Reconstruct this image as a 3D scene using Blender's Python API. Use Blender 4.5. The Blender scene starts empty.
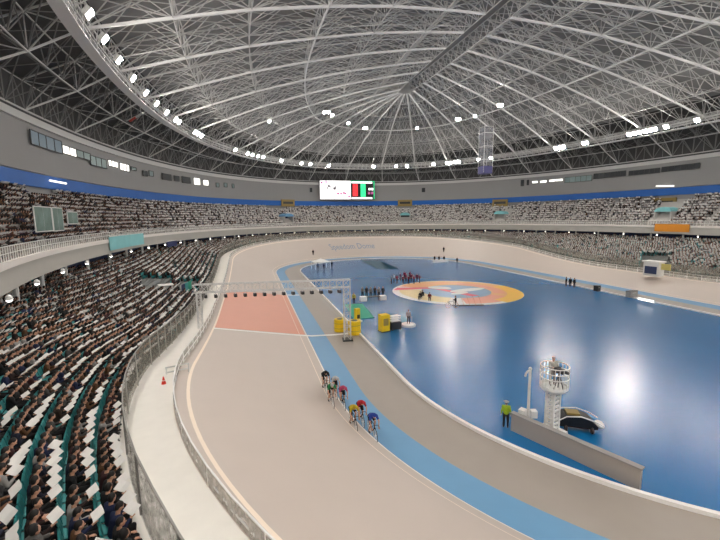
import bpy, bmesh, math, random
import numpy as np
from mathutils import Vector, Matrix
random.seed(7); rng = np.random.default_rng(7)
PI = math.pi
sc = bpy.context.scene
COL = sc.collection

# ------------------------------------------------------------------ materials
def lin(c):
    return tuple(((v/255)/12.92 if v/255 <= .04045 else ((v/255+.055)/1.055)**2.4) for v in c[:3])

def mat(name, rgb, rough=.6, metal=0, emit=0, var=.08, scale=4., spec=.5, bump=0):
    m = bpy.data.materials.new(name); m.use_nodes = True
    nt = m.node_tree; b = nt.nodes['Principled BSDF']
    c = lin(rgb)
    tc = nt.nodes.new('ShaderNodeTexCoord'); nz = nt.nodes.new('ShaderNodeTexNoise')
    nz.inputs['Scale'].default_value = scale; nz.inputs['Detail'].default_value = 5
    mx = nt.nodes.new('ShaderNodeMix'); mx.data_type = 'RGBA'
    mx.inputs[6].default_value = (*[v*(1-var) for v in c], 1); mx.inputs[7].default_value = (*[min(1, v*(1+var)) for v in c], 1)
    nt.links.new(tc.outputs['Object'], nz.inputs['Vector']); nt.links.new(nz.outputs['Fac'], mx.inputs[0])
    nt.links.new(mx.outputs[2], b.inputs['Base Color'])
    b.inputs['Roughness'].default_value = rough; b.inputs['Metallic'].default_value = metal
    b.inputs['Specular IOR Level'].default_value = spec
    if emit:
        b.inputs['Emission Color'].default_value = (*c, 1); b.inputs['Emission Strength'].default_value = emit
    if bump:
        bp = nt.nodes.new('ShaderNodeBump'); bp.inputs['Strength'].default_value = bump
        nt.links.new(nz.outputs['Fac'], bp.inputs['Height']); nt.links.new(bp.outputs['Normal'], b.inputs['Normal'])
    return m

def mat_attr(name, rough=.8):           # colour of each thing in a crowd comes from a mesh colour attribute
    m = mat(name, (128, 128, 128), rough, var=.1, scale=9)
    nt = m.node_tree; b = nt.nodes['Principled BSDF']
    at = nt.nodes.new('ShaderNodeAttribute'); at.attribute_name = 'Col'
    nt.links.new(at.outputs['Color'], b.inputs['Base Color'])
    return m

def mat_obj(name, rough=.8, spec=.3):             # one cloth, dyed with the object's own colour
    m = mat(name, (200, 200, 200), rough, var=.15, scale=14, spec=spec)
    nt = m.node_tree; b = nt.nodes['Principled BSDF']
    oi = nt.nodes.new('ShaderNodeObjectInfo'); mu = nt.nodes.new('ShaderNodeMix'); mu.data_type = 'RGBA'; mu.blend_type = 'MULTIPLY'
    mu.inputs[0].default_value = 1
    src = b.inputs['Base Color'].links[0].from_socket
    nt.links.new(oi.outputs['Color'], mu.inputs[6]); nt.links.new(src, mu.inputs[7])
    nt.links.new(mu.outputs[2], b.inputs['Base Color'])
    return m

def mat_net(name, rgb, alpha, sc_=3.0):
    m = mat(name, rgb, .7, var=.2, scale=3)
    nt = m.node_tree; b = nt.nodes['Principled BSDF']; out = nt.nodes['Material Output']
    tr = nt.nodes.new('ShaderNodeBsdfTransparent'); mx = nt.nodes.new('ShaderNodeMixShader')
    nz = nt.nodes.new('ShaderNodeTexNoise'); nz.inputs['Scale'].default_value = sc_; nz.inputs['Detail'].default_value = 6
    mr = nt.nodes.new('ShaderNodeMapRange'); mr.inputs[1].default_value = .3; mr.inputs[2].default_value = .7
    mr.inputs[3].default_value = alpha-.2; mr.inputs[4].default_value = min(1, alpha+.2)
    tc = nt.nodes.new('ShaderNodeTexCoord'); nt.links.new(tc.outputs['Object'], nz.inputs['Vector'])
    nt.links.new(nz.outputs['Fac'], mr.inputs[0]); nt.links.new(mr.outputs[0], mx.inputs[0])
    nt.links.new(tr.outputs[0], mx.inputs[1]); nt.links.new(b.outputs[0], mx.inputs[2]); nt.links.new(mx.outputs[0], out.inputs[0])
    return m

M = dict(
    blue_floor=mat('blue_floor', (14, 106, 164), .25, var=.10, scale=.12, spec=.6),
    track=mat('track', (196, 183, 173), .45, var=.035, scale=.5),
    safety=mat('safety', (162, 153, 144), .5, var=.05, scale=.7),
    band=mat('band', (104, 154, 192), .45, var=.05, scale=.7),
    red_zone=mat('red_zone', (218, 150, 126), .45, var=.04, scale=.6),
    white_paint=mat('white_paint', (240, 238, 234), .5, var=.02),
    cream_line=mat('cream_line', (244, 228, 210), .5, var=.02),
    walk=mat('walk', (242, 238, 230), .7, var=.05, scale=1.5),
    concrete=mat('concrete', (150, 148, 144), .85, var=.08, scale=1.2, bump=.1),
    stand=mat('stand', (128, 130, 128), .85, var=.15, scale=1.2),
    stand_up=mat('stand_up', (198, 195, 191), .85, var=.08, scale=1.2),
    parapet=mat('parapet', (186, 183, 176), .7, var=.04, scale=.6),
    parapet_cap=mat('parapet_cap', (236, 230, 224), .5, var=.02),
    wall=mat('wall', (158, 158, 157), .7, var=.03, scale=.3),
    beam=mat('beam', (214, 214, 212), .6, var=.03, scale=.4),
    beam_dark=mat('beam_dark', (70, 72, 74), .6, var=.05, scale=.4),
    fascia=mat('fascia', (14, 100, 188), .5, var=.06, scale=.5),
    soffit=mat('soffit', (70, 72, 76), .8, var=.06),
    deep_blue=mat('deep_blue', (36, 52, 92), .6, var=.1, scale=.4),
    roof_shaded=mat('roof_shaded', (78, 78, 78), .85, var=.06, scale=.3),  # shade outside the inward-facing lamps, put into the colour of the roof rim
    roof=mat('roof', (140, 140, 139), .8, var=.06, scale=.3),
    steel=mat('steel', (205, 205, 203), .5, var=.05, metal=.1),
    steel_mid=mat('steel_mid', (132, 132, 131), .5, var=.05),
    steel_light=mat('steel_light', (238, 238, 236), .45, var=.04),
    white_metal=mat('white_metal', (225, 225, 222), .4, var=.03),
    dark_metal=mat('dark_metal', (40, 42, 45), .4, var=.06),
    black=mat('black', (18, 18, 20), .5, var=.1),
    lamp=mat('lamp', (255, 248, 240), .3, emit=232, var=0),
    lamp_small=mat('lamp_small', (255, 250, 240), .3, emit=7, var=0),
    window_lit=mat('window_lit', (255, 252, 245), .3, emit=1.1, var=0),
    window_green=mat('window_green', (120, 140, 138), .4, emit=.12, var=.2, scale=.3),
    window_blue=mat('window_blue', (96, 122, 138), .4, emit=.06, var=.2, scale=.3),
    window_dark=mat('window_dark', (40, 46, 50), .5, var=.2, scale=.5),
    screen_white=mat('screen_white', (255, 252, 253), .3, emit=1.0, var=0),
    led_green=mat('led_green', (40, 220, 140), .3, emit=.9, var=.1, scale=1),
    led_red=mat('led_red', (235, 40, 50), .3, emit=.8, var=.15, scale=1),
    led_pink=mat('led_pink', (205, 90, 160), .3, emit=.35, var=0),
    led_grey=mat('led_grey', (130, 125, 130), .3, emit=.3, var=0),
    teal=mat('teal', (64, 156, 158), .5, var=.06),
    teal_cloth=mat('teal_cloth', (136, 206, 210), .5, var=.12, scale=.6),
    navy=mat('navy', (34, 46, 96), .6, var=.1),
    orange=mat('orange', (232, 150, 38), .6, var=.1),
    cone=mat('cone', (220, 60, 40), .5, var=.05),
    yellow=mat('yellow', (238, 200, 20), .5, var=.06),
    green=mat('green', (30, 160, 130), .6, var=.1),
    lime=mat('lime', (200, 225, 40), .6, var=.06),
    gold=mat('gold', (150, 128, 70), .5, var=.12),
    skin=mat('skin', (196, 150, 124), .6, var=.05),
    feature=mat('feature', (60, 34, 30), .4, var=.05),
    hair=mat('hair', (24, 20, 18), .6, var=.15),
    cloth=mat_obj('cloth'),
    crowd=mat_attr('crowd'),
    paper=mat('paper', (244, 242, 238), .8, var=.03),
    em_orange=mat('em_orange', (240, 176, 110), .4, var=.05), em_yellow=mat('em_yellow', (250, 196, 70), .4, var=.04),
    em_cream=mat('em_cream', (238, 216, 160), .4, var=.12, scale=1.2), em_pink=mat('em_pink', (232, 90, 110), .4, var=.05),
    em_peach=mat('em_peach', (240, 160, 130), .4, var=.05), em_blue=mat('em_blue', (120, 160, 195), .3, var=.05),
    net=mat_net('net', (150, 147, 136), .38, 5),
    net_light=mat_net('net_light', (200, 196, 188), .42, 3),
    glass=mat_net('glass', (110, 135, 128), .8, .4),
    hanging_net=mat_net('hanging_net', (170, 172, 178), .4, .6),
    purple=mat('purple', (84, 82, 140), .5, var=.1),
    text_blue=mat('text_blue', (126, 146, 172), .5, var=.03),
    wheel=mat('wheel', (30, 30, 32), .5, var=.05),
    ramp=mat('ramp', (40, 84, 104), .4, var=.12, scale=.4),
)

# ------------------------------------------------------------------ mesh builder
class MB:
    def __init__(s): s.v = []; s.f = []; s.m = []
    def add(s, vs, fs, mi=0):
        b = len(s.v); s.v.extend(tuple(map(float, v)) for v in vs)
        for f in fs: s.f.append(tuple(b+i for i in f)); s.m.append(mi)
        return s
    def box(s, c, d, rz=0, mi=0, tilt=None):
        x, y, z = (q/2 for q in d); R = Matrix.Rotation(rz, 3, 'Z')
        if tilt is not None: R = R @ Matrix.Rotation(tilt, 3, 'X')
        vs = [Vector(c)+R @ Vector((sx*x, sy*y, sz*z)) for sz in (-1, 1) for sx, sy in ((-1, -1), (1, -1), (1, 1), (-1, 1))]
        return s.add(vs, [(3, 2, 1, 0), (4, 5, 6, 7), (0, 1, 5, 4), (1, 2, 6, 5), (2, 3, 7, 6), (3, 0, 4, 7)], mi)
    def tube(s, p, q, r, n=4, r2=None, mi=0):
        p, q = Vector(p), Vector(q); d = q-p
        if d.length < 1e-6: return s
        d.normalize(); u = d.orthogonal().normalized()
        if abs(d.z) < .95: u = d.cross(Vector((0, 0, 1))).normalized()
        w = d.cross(u); r2 = r if r2 is None else r2
        A = [2*PI*(i+.5)/n for i in range(n)]
        vs = [p+r*(math.cos(a)*u+math.sin(a)*w) for a in A]+[q+r2*(math.cos(a)*u+math.sin(a)*w) for a in A]
        return s.add(vs, [(i, (i+1) % n, n+(i+1) % n, n+i) for i in range(n)]+[tuple(range(n))[::-1], tuple(range(n, 2*n))], mi)
    def path(s, pts, r, n=4, closed=False):
        k = len(pts)
        for i in range(k if closed else k-1): s.tube(pts[i], pts[(i+1) % k], r, n)
        return s
    def ball(s, c, r, seg=10, rings=6, R=None, mi=0):
        r = (r, r, r) if isinstance(r, (int, float)) else r; R = R or Matrix.Identity(3); c = Vector(c)
        vs = [c+R @ Vector((0, 0, -r[2]))]
        for j in range(1, rings):
            a = -PI/2+PI*j/rings
            for i in range(seg):
                b = 2*PI*i/seg; vs.append(c+R @ Vector((r[0]*math.cos(a)*math.cos(b), r[1]*math.cos(a)*math.sin(b), r[2]*math.sin(a))))
        vs.append(c+R @ Vector((0, 0, r[2])))
        fs = [(0, 1+(i+1) % seg, 1+i) for i in range(seg)]
        for j in range(rings-2):
            for i in range(seg):
                a = 1+j*seg; fs.append((a+i, a+(i+1) % seg, a+seg+(i+1) % seg, a+seg+i))
        a = 1+(rings-2)*seg; t = len(vs)-1
        fs += [(a+i, a+(i+1) % seg, t) for i in range(seg)]
        return s.add(vs, fs, mi)
    def lathe(s, prof, c=(0, 0, 0), n=16, mi=0):
        vs = []; c = Vector(c)
        for r, z in prof:
            for i in range(n):
                a = 2*PI*i/n; vs.append(c+Vector((r*math.cos(a), r*math.sin(a), z)))
        k = len(prof)
        fs = [(j*n+i, j*n+(i+1) % n, (j+1)*n+(i+1) % n, (j+1)*n+i) for j in range(k-1) for i in range(n)]
        fs += [tuple(range(n))[::-1], tuple((k-1)*n+i for i in range(n))]
        return s.add(vs, fs, mi)
    def ring(s, c, R, r, axis='X', n=20, k=4):
        c = Vector(c); vs = []
        for i in range(n):
            a = 2*PI*i/n
            for j in range(k):
                b = 2*PI*j/k; rr = R+r*math.cos(b); h = r*math.sin(b)
                p = (h, rr*math.cos(a), rr*math.sin(a)) if axis == 'X' else (rr*math.cos(a), rr*math.sin(a), h)
                vs.append(c+Vector(p))
        return s.add(vs, [(i*k+j, ((i+1) % n)*k+j, ((i+1) % n)*k+(j+1) % k, i*k+(j+1) % k) for i in range(n) for j in range(k)])
    def strip(s, A, B, closed=False, mi=0):       # quads between two polylines
        n = len(A); vs = list(A)+list(B)
        return s.add(vs, [(i, (i+1) % n, n+(i+1) % n, n+i) for i in range(n if closed else n-1)], mi)
    def slab(s, A, B, t, closed=False):            # strip with thickness t downwards
        A2 = [(p[0], p[1], p[2]-t) for p in A]; B2 = [(p[0], p[1], p[2]-t) for p in B]
        s.strip(A, B, closed); s.strip(B, B2, closed); s.strip(B2, A2, closed); s.strip(A2, A, closed)
        if not closed:
            for i in (0, -1): s.add([A[i], B[i], B2[i], A2[i]], [(0, 1, 2, 3)])
        return s
    def prism(s, poly, z0, z1, mi=0):
        n = len(poly); vs = [(x, y, z0) for x, y in poly]+[(x, y, z1) for x, y in poly]
        return s.add(vs, [(i, (i+1) % n, n+(i+1) % n, n+i) for i in range(n)]+[tuple(range(n))[::-1], tuple(range(n, 2*n))], mi)
    def mesh(s, name, mats, smooth=False):
        me = bpy.data.meshes.new(name); me.from_pydata(s.v, [], s.f)
        for m in (mats if isinstance(mats, (list, tuple)) else [mats]): me.materials.append(m)
        if max(s.m, default=0): me.polygons.foreach_set('material_index', s.m)
        bm = bmesh.new(); bm.from_mesh(me); bmesh.ops.recalc_face_normals(bm, faces=bm.faces); bm.to_mesh(me); bm.free()
        if smooth: me.polygons.foreach_set('use_smooth', [True]*len(me.polygons))
        me.update(); return me
    def build(s, name, mats, parent=None, smooth=False, color=None, world=False):
        if world and parent is not None:      # vertices given in world space: bring them to the parent's space
            r = parent; off = Vector((0, 0, 0))
            while r is not None: off += Vector(r.location); r = r.parent
            s.v = [tuple(Vector(v)-off) for v in s.v]
        return obj(name, s.mesh(name, mats, smooth), parent, color)

def obj(name, me, parent=None, color=None, loc=None, rotz=0):
    o = bpy.data.objects.new(name, me); COL.objects.link(o)
    if parent is not None: o.parent = parent
    if color: o.color = (*color, 1)
    if loc is not None: o.location = loc; o.rotation_euler = (0, 0, rotz)
    return o
def tag(o, label, cat, group=None, kind=None):
    o['label'] = label; o['category'] = cat
    if group: o['group'] = group
    if kind: o['kind'] = kind
    return o
def thing(name, label, cat, loc=(0, 0, 0), rotz=0, group=None):
    o = bpy.data.objects.new(name, None); COL.objects.link(o); o.empty_display_size = .2
    o.location = loc; o.rotation_euler = (0, 0, rotz)
    return tag(o, label, cat, group)
def struct(name, mb, m, smooth=False):
    o = mb.build(name, m, smooth=smooth); o['kind'] = 'structure'; return o
def dup(root, loc, rotz, label=None, group=None, cols=None):
    r = root.copy(); COL.objects.link(r); r.location = loc; r.rotation_euler = (0, 0, rotz)
    if label: r['label'] = label
    if group: r['group'] = group
    for ch in list(root.children):
        c = ch.copy(); COL.objects.link(c); c.parent = r
        k = ch.name.split('.')[0]
        if cols and k in cols: c.color = (*cols[k], 1)
        for g in ch.children:
            d = g.copy(); COL.objects.link(d); d.parent = c
    return r

# ------------------------------------------------------------------ camera
F_, PITCH, YAW, ROLL, CX, CY, H = 391.59, .1344, .2712, .0117, -37.9973, -67.2814, 14.5
_s, _c = math.sin(YAW), math.cos(YAW); _sp, _cp = math.sin(PITCH), math.cos(PITCH); _sr, _cr = math.sin(ROLL), math.cos(ROLL)
FW = Vector((_s*_cp, _c*_cp, -_sp)); RT = Vector((_c, -_s, 0)); UP = Vector((_s*_sp, _c*_sp, _cp)); CAM = Vector((CX, CY, H))
R2 = RT*_cr-UP*_sr; U2 = RT*_sr+UP*_cr
cam = bpy.data.cameras.new('camera'); co = bpy.data.objects.new('camera', cam); COL.objects.link(co)
cam.sensor_width = 36; cam.lens = F_/720*36; cam.clip_end = 600; cam.clip_start = .1
co.matrix_world = Matrix((( R2.x, U2.x, -FW.x, CX), (R2.y, U2.y, -FW.y, CY), (R2.z, U2.z, -FW.z, H), (0, 0, 0, 1)))
sc.camera = co
def ray(px, py): return (FW*F_+R2*(px-360)-U2*(py-270)).normalized()
def at(px, py, z):
    d = ray(px, py); return CAM+d*((z-H)/d.z)
def proj(p):
    d = Vector(p)-CAM; w = d.dot(FW)
    return (360+F_*d.dot(R2)/w, 270-F_*d.dot(U2)/w, w) if w > .5 else (1e5, 1e5, w)

# ------------------------------------------------------------------ plan curves
L, R, D1, D2, DW, ZS, ZB, T = 36.4765, 25.446, 4.15, 6.373, 17.9, 1.8048, 6.6, 30.35
DO = 17.1; TNEAR = 24.; PS_ = 1.12
QL = 2*L; QA = PI*R; QT = 2*QL+2*QA
def stad(q, d=0):
    """point at base parameter q, offset d outward from the infield edge, outward normal and bank weight"""
    q %= QT; r = R+d
    if q < QL: y = -L+q; x, nx, ny, w = -r, -1, 0, abs(y)
    elif q < QL+QA:
        t = (q-QL)/R; nx, ny = -math.cos(t), math.sin(t); x, y = r*nx, L+r*ny; w = L+R*min(t, PI-t)
    elif q < 2*QL+QA: y = L-(q-QL-QA); x, nx, ny, w = r, 1, 0, abs(y)
    else:
        t = (q-2*QL-QA)/R; nx, ny = math.cos(t), -math.sin(t); x, y = r*nx, -L+r*ny; w = L+R*min(t, PI-t)
    t_ = T if y > 0 else TNEAR
    b = min(1, max(0, (w-(L-t_))/(2*t_))); b = b*b*(3-2*b)
    return x, y, nx, ny, b*(1 if y > 0 else .75)
def zo(b): return ZS+(ZB-ZS)*b
def ztrack(d, b):
    if d <= D1: return 0
    if d <= D2: return .15*(d-D1)/(D2-D1)
    return .15+(zo(b)-.15)*(d-D2)/(DO-D2)
QN = 360
QS = [QT*i/QN for i in range(QN)]
def loop(d, dz=0, zf=None, qs=QS):
    out = []
    for q in qs:
        x, y, nx, ny, b = stad(q, d); out.append((x, y, (zf(b) if zf else ztrack(d, b))+dz))
    return out
EX, EY, PE = 3.1824, .5889, .9363
def ell(a, b, t):
    c, s = math.cos(t), math.sin(t)
    return (EX+a*math.copysign(abs(c)**PE, c), EY+b*math.copysign(abs(s)**PE, s))
PA, PB, PZ0, PZ1 = 62.5028, 87.426, 9.2797, 11.2645
BA, BB, BZ = 71.76, 102.41, 21.4412
WA, WB, WZ = 71.0, 102.5, 29.6777
LA, LB, LZ = 58.7285, 94.5067, 35.66
def inell(x, y, a, b): return abs((x-EX)/a)**(2/PE)+abs((y-EY)/b)**(2/PE)-1
def ering(a, b, z, n=240, t0=0, t1=2*PI, closed=True):
    k = n if closed else n+1
    return [(*ell(a, b, t0+(t1-t0)*i/n), z) for i in range(k)]
def hit(px, py, a, b):
    """where the view ray through a pixel meets the elliptic wall"""
    d = ray(px, py); lo, hi = 0, 400
    for i in range(400):
        t = 30+i
        p = CAM+d*t
        if inell(p.x, p.y, a, b) > 0: lo, hi = t-1, t; break
    for _ in range(40):
        m = (lo+hi)/2; p = CAM+d*m
        if inell(p.x, p.y, a, b) > 0: hi = m
        else: lo = m
    return CAM+d*hi
def inward(p, a, b):
    e = .01; g = Vector((inell(p[0]+e, p[1], a, b)-inell(p[0]-e, p[1], a, b), inell(p[0], p[1]+e, a, b)-inell(p[0], p[1]-e, a, b), 0))
    return -g.normalized()
def facing(n): return math.atan2(n.y, n.x)-PI/2      # rotz that turns local +Y to n

# ------------------------------------------------------------------ ground
def fill(loops, z, mname, name):
    bm = bmesh.new()
    for lp in loops:
        vs = [bm.verts.new((p[0], p[1], z)) for p in lp]
        for i in range(len(vs)): bm.edges.new((vs[i], vs[(i+1) % len(vs)]))
    bmesh.ops.triangle_fill(bm, use_beauty=True, use_dissolve=False, edges=bm.edges[:], normal=(0, 0, 1))
    me = bpy.data.meshes.new(name); bm.to_mesh(me); bm.free(); me.materials.append(M[mname])
    o = obj(name, me); o['kind'] = 'structure'; return o
RC = [Vector((-2.6+.0, 58.3, 0)), Vector((3.6, 56.2, 0)), Vector((1.4, 33.6, 0)), Vector((-4.4, 36.0, 0))]
fill([[p for p in loop(0)], [tuple(p) for p in RC]], 0, 'blue_floor', 'floor')
def band(d0, d1, name, m, k=1, dz=0):
    mb = MB(); ds = [d0+(d1-d0)*i/k for i in range(k+1)]
    for a, b in zip(ds, ds[1:]): mb.strip(loop(a, dz), loop(b, dz), True)
    return struct(name, mb, M[m], smooth=True)
band(0, D1, 'floor_safety_zone', 'safety'); band(D1, D2, 'floor_blue_band', 'band'); band(D2, DW, 'floor_track', 'track', 6)
def kerb(d, w, h, name, m, z0=0):
    mb = MB(); a, b = loop(d-w/2), loop(d+w/2)
    mb.slab([(x, y, z+h) for x, y, z in a], [(x, y, z+h) for x, y, z in b], h+.02, True); return struct(name, mb, M[m])
kerb(0, .27, .22, 'trim_1', 'white_paint')
# ramp to the tunnel under the far half of the infield
mb = MB(); a, b, c, d = RC
lo = Vector((0, 0, -2.6))
mb.add([a, b, c+lo, d+lo], [(0, 1, 2, 3)]); mb.add([b, c, c+lo], [(0, 1, 2)]); mb.add([a, d, d+lo], [(0, 1, 2)]); mb.add([c, d, d+lo, c+lo], [(0, 1, 2, 3)])
struct('floor_ramp', mb, M['ramp'])
mb = MB()
for p, q in ((d, a), (a, b), (b, c)): mb.tube(p+Vector((0, 0, .5)), q+Vector((0, 0, .5)), .05); mb.tube(p, p+Vector((0, 0, .5)), .05); mb.tube(q, q+Vector((0, 0, .5)), .05)
tag(mb.build('ramp_railing', M['dark_metal']), 'dark low railing around the sunken ramp in the far infield', 'railing')

# painted lines and zones on the track (thin coats laid on the boards)
def coat(qa, qb, d0, d1, name, m, dz=.012, n=24, k=6):
    mb = MB(); qs = [qa+(qb-qa)*i/n for i in range(n+1)]
    for i in range(k): mb.strip(loop(d0+(d1-d0)*i/k, dz, qs=qs), loop(d0+(d1-d0)*(i+1)/k, dz, qs=qs))
    return struct(name, mb, M[m])
def qline(d, w, name, m):
    mb = MB(); mb.strip(loop(d-w/2, .02), loop(d+w/2, .02), True); return struct(name, mb, M[m])
YF = -20.9
coat(L+YF+.5, L+5.6, D2+.25, 17.1, 'trim_2', 'red_zone')
coat(L+YF-.28, L+YF+.28, .3, DO, 'trim_3', 'white_paint', .024, 2)
qline(DO, .2, 'trim_4', 'cream_line'); qline(D2+.12, .1, 'trim_5', 'white_paint'); qline(D2+.95, .06, 'trim_6', 'cream_line')
coat(L+5.6, L+6.2, D1, D2, 'trim_7', 'white_paint', .02, 2)
# lettering on the far banking
def text_mesh(txt, size):
    cu = bpy.data.curves.new('t', 'FONT'); cu.body = txt; cu.size = size; cu.align_x = 'CENTER'; cu.resolution_u = 3
    o = bpy.data.objects.new('t', cu); COL.objects.link(o)
    dg = bpy.context.evaluated_depsgraph_get(); me = bpy.data.meshes.new_from_object(o.evaluated_get(dg))
    bpy.data.objects.remove(o); return me
def q_at(px, py, z):
    p = at(px, py, z); return min(((stad(q, 13)[0]-p.x)**2+(stad(q, 13)[1]-p.y)**2, q) for q in [QT*i/3000 for i in range(3000)])[1]
me = text_mesh('Speedom Dome', 4.6)
qc = q_at(359, 246, 4.4)
xs = [v.co.x for v in me.vertices]; wid = max(xs)-min(xs)
for v in me.vertices:
    q = qc+v.co.x/wid*17.5*R/(R+12.5); d = 10.8+v.co.y*.95
    x, y, nx, ny, b = stad(q, d); v.co = (x, y, ztrack(d, b)+.08)
me.materials.append(M['text_blue'])
o = obj('banking_lettering', me); tag(o, 'pale blue script lettering painted on the far banked bend', 'lettering')

# emblem on the infield
EM = thing('floor_emblem', 'round emblem painted in orange, yellow, pink and white on the blue infield', 'floor emblem', (0, 0, 0), -YAW)
def sect(r0, r1, a0, a1, z, n=40):
    mb = MB(); A = [(r0*math.cos(a0+(a1-a0)*i/n), r0*math.sin(a0+(a1-a0)*i/n), z) for i in range(n+1)]
    B = [(r1*math.cos(a0+(a1-a0)*i/n), r1*math.sin(a0+(a1-a0)*i/n), z) for i in range(n+1)]
    return mb.slab(A, B, .004)
rd = math.radians
sect(0.01, 12.3, 0, 2*PI, .008, 64).build('white_disc', M['white_paint'], EM)
sect(6.6, 11.9, rd(-35), rd(150), .014).build('orange_band', M['em_orange'], EM)
sect(6.6, 11.2, rd(-95), rd(-35), .014).build('peach_band', M['em_peach'], EM)
sect(9.4, 12.25, rd(-60), rd(25), .02).build('yellow_band', M['em_yellow'], EM)
sect(6.9, 9.0, rd(-20), rd(75), .02).build('pink_arc', M['em_peach'], EM)
sect(6.6, 10.9, rd(165), rd(250), .014).build('cream_band', M['em_cream'], EM)
sect(.01, 6.6, 0, 2*PI, .014).build('blue_disc', M['em_blue'], EM)
MB().prism([(-12, 1.6), (-11, 4.2), (-1, 4.6), (-1.5, 3.2)], .022, .026).build('pink_stripe', M['em_pink'], EM)
MB().prism([(-5.2, 4.4), (-3.6, 4.6), (3.2, -4.6), (1.6, -5.4)], .022, .027).build('pink_stripe', M['em_pink'], EM)
for (cx_, cy_, a, b, th) in ((-2.4, 3.6, 2.4, 1.5, -.4), (2.6, 1.0, 4.2, 1.3, .45), (.2, -2.2, 2.0, .9, .5)):
    pl = [(cx_+a*math.cos(t)*math.cos(th)-b*math.sin(t)*math.sin(th), cy_+a*math.cos(t)*math.sin(th)+b*math.sin(t)*math.cos(th)) for t in [2*PI*i/28 for i in range(28)]]
    MB().prism(pl, .018, .03).build('white_swoosh', M['white_paint'], EM)

# ------------------------------------------------------------------ walkway, fences
DF = 20.0
def dfq(q):           # the stand front swings wider into the near bend
    qq = (q+QT/2) % QT-QT/2
    return DF+(min(3., (-12-qq)*.08) if qq < -12 and qq > -80 else 0)
def loopf(off, dz, zf, qs=QS):
    out = []
    for q in qs:
        x, y, nx, ny, b = stad(q, dfq(q)+off); out.append((x, y, zf(b)+dz))
    return out
mb = MB(); mb.strip(loop(DW, .0), loopf(.3, .25, zo), True)
struct('floor_walkway', mb, M['walk'], True)
mb = MB(); mb.strip(loop(DW, .02, zo), loop(DW, -6.7, lambda b: 6.7-.0), True); struct('wall_track', mb, M['walk'])

def loopx(d, dz, zf, qs):
    return loopf(d, dz, zf, qs) if d < 1 else loop(d, dz, zf, qs)
def fence(name, label, group, d, dz, h, qa, qb, mf, mn, rails, pr=.05, cat='fence'):
    x, y, nx, ny, b = stad((qa+qb)/2, d if d > 1 else dfq((qa+qb)/2)+d)
    o = thing(name, label, cat, (x, y, zo(b)+dz), 0, group)
    qs = [qa+(qb-qa)*i/4 for i in range(5)]
    for q in (qa, (qa+qb)/2):
        x, y, nx, ny, b = stad(q, d if d > 1 else dfq(q)+d); z = zo(b)+dz
        MB().tube((x, y, z), (x, y, z+h), pr, 6).build('post', mf, o, world=True)
    for hh in rails:
        MB().path(loopx(d, dz+hh, zo, qs), pr*.9, 4).build('rail', mf, o, world=True)
    mb = MB(); A, B = loopx(d, dz+.08, zo, qs), loopx(d, dz+h-.05, zo, qs); mb.strip(A, B)
    A2, B2 = loopx(d+.03, dz+.08, zo, qs), loopx(d+.03, dz+h-.05, zo, qs); mb.strip(A2, B2); mb.strip(B, B2)
    mb.build('net', mn, o, world=True)
NF = 60
for i in range(NF):
    qa, qb = QT*i/NF, QT*(i+1)/NF
    fence('net_fence', 'section of tall grey net fence along the front of the lower stand', 'net fence sections round the track', 0., .3, 2.15, qa, qb, M['concrete'], M['net'], (2.15,), .04)
    fence('track_rail', 'section of low white mesh rail along the outer rim of the track', 'rail sections on the track rim', DW-.06, .02, 1.05, qa, qb, M['steel_light'], M['net_light'], (.55, 1.05), .04, 'rail')

# ------------------------------------------------------------------ lower stand
def ds(q): return dfq(q)+.25
NQ = 720; QG = [QT*i/NQ for i in range(NQ)]
def back_extent(q):
    lo, hi = 2., 60.
    for _ in range(40):
        m = (lo+hi)/2; x, y, *_r = stad(q, ds(q)+m)
        if inell(x, y, PA+3.2, PB+3.2) > 0: hi = m
        else: lo = m
    return hi
EG = [back_extent(q) for q in QG]
RP = .88
def stand_z(q, e):
    i = q/QT*NQ; j = int(i) % NQ; E = EG[j]+(EG[(j+1) % NQ]-EG[j])*(i-int(i))
    b = stad(q, 0)[4]; z0 = zo(b)+.25
    sl = min(.36, (7.5-z0)/E)
    return z0+sl*e, E
mb = MB()
qsl = [QT*i/360 for i in range(361)]
KMAX = 34
for k in range(KMAX):
    for i in range(360):
        qa, qb = qsl[i], qsl[i+1]
        za, Ea = stand_z(qa, k*RP); zb_, Eb = stand_z(qb, k*RP)
        if k*RP > min(Ea, Eb): continue
        zp = stand_z(qa, max(0, (k-1)*RP))[0] if k else za-.3; zq = stand_z(qb, max(0, (k-1)*RP))[0] if k else zb_-.3
        a0 = stad(qa, ds(qa)+k*RP); b0 = stad(qb, ds(qb)+k*RP); a1 = stad(qa, ds(qa)+min((k+1)*RP, Ea+.3)); b1 = stad(qb, ds(qb)+min((k+1)*RP, Eb+.3))
        mb.add([(a0[0], a0[1], zp), (b0[0], b0[1], zq), (b0[0], b0[1], zb_), (a0[0], a0[1], za), (a1[0], a1[1], za), (b1[0], b1[1], zb_)], [(0, 1, 2, 3), (3, 2, 5, 4)])
struct('floor_lower_stand', mb, M['stand'])
bw = [(*stad(q, ds(q)+E)[:2], 0) for q, E in zip(QG, EG)]
mb = MB(); mb.strip([(x, y, 3) for x, y, z in bw], [(x, y, PZ0+.2) for x, y, z in bw], True); struct('wall_concourse', mb, M['deep_blue'])
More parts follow.
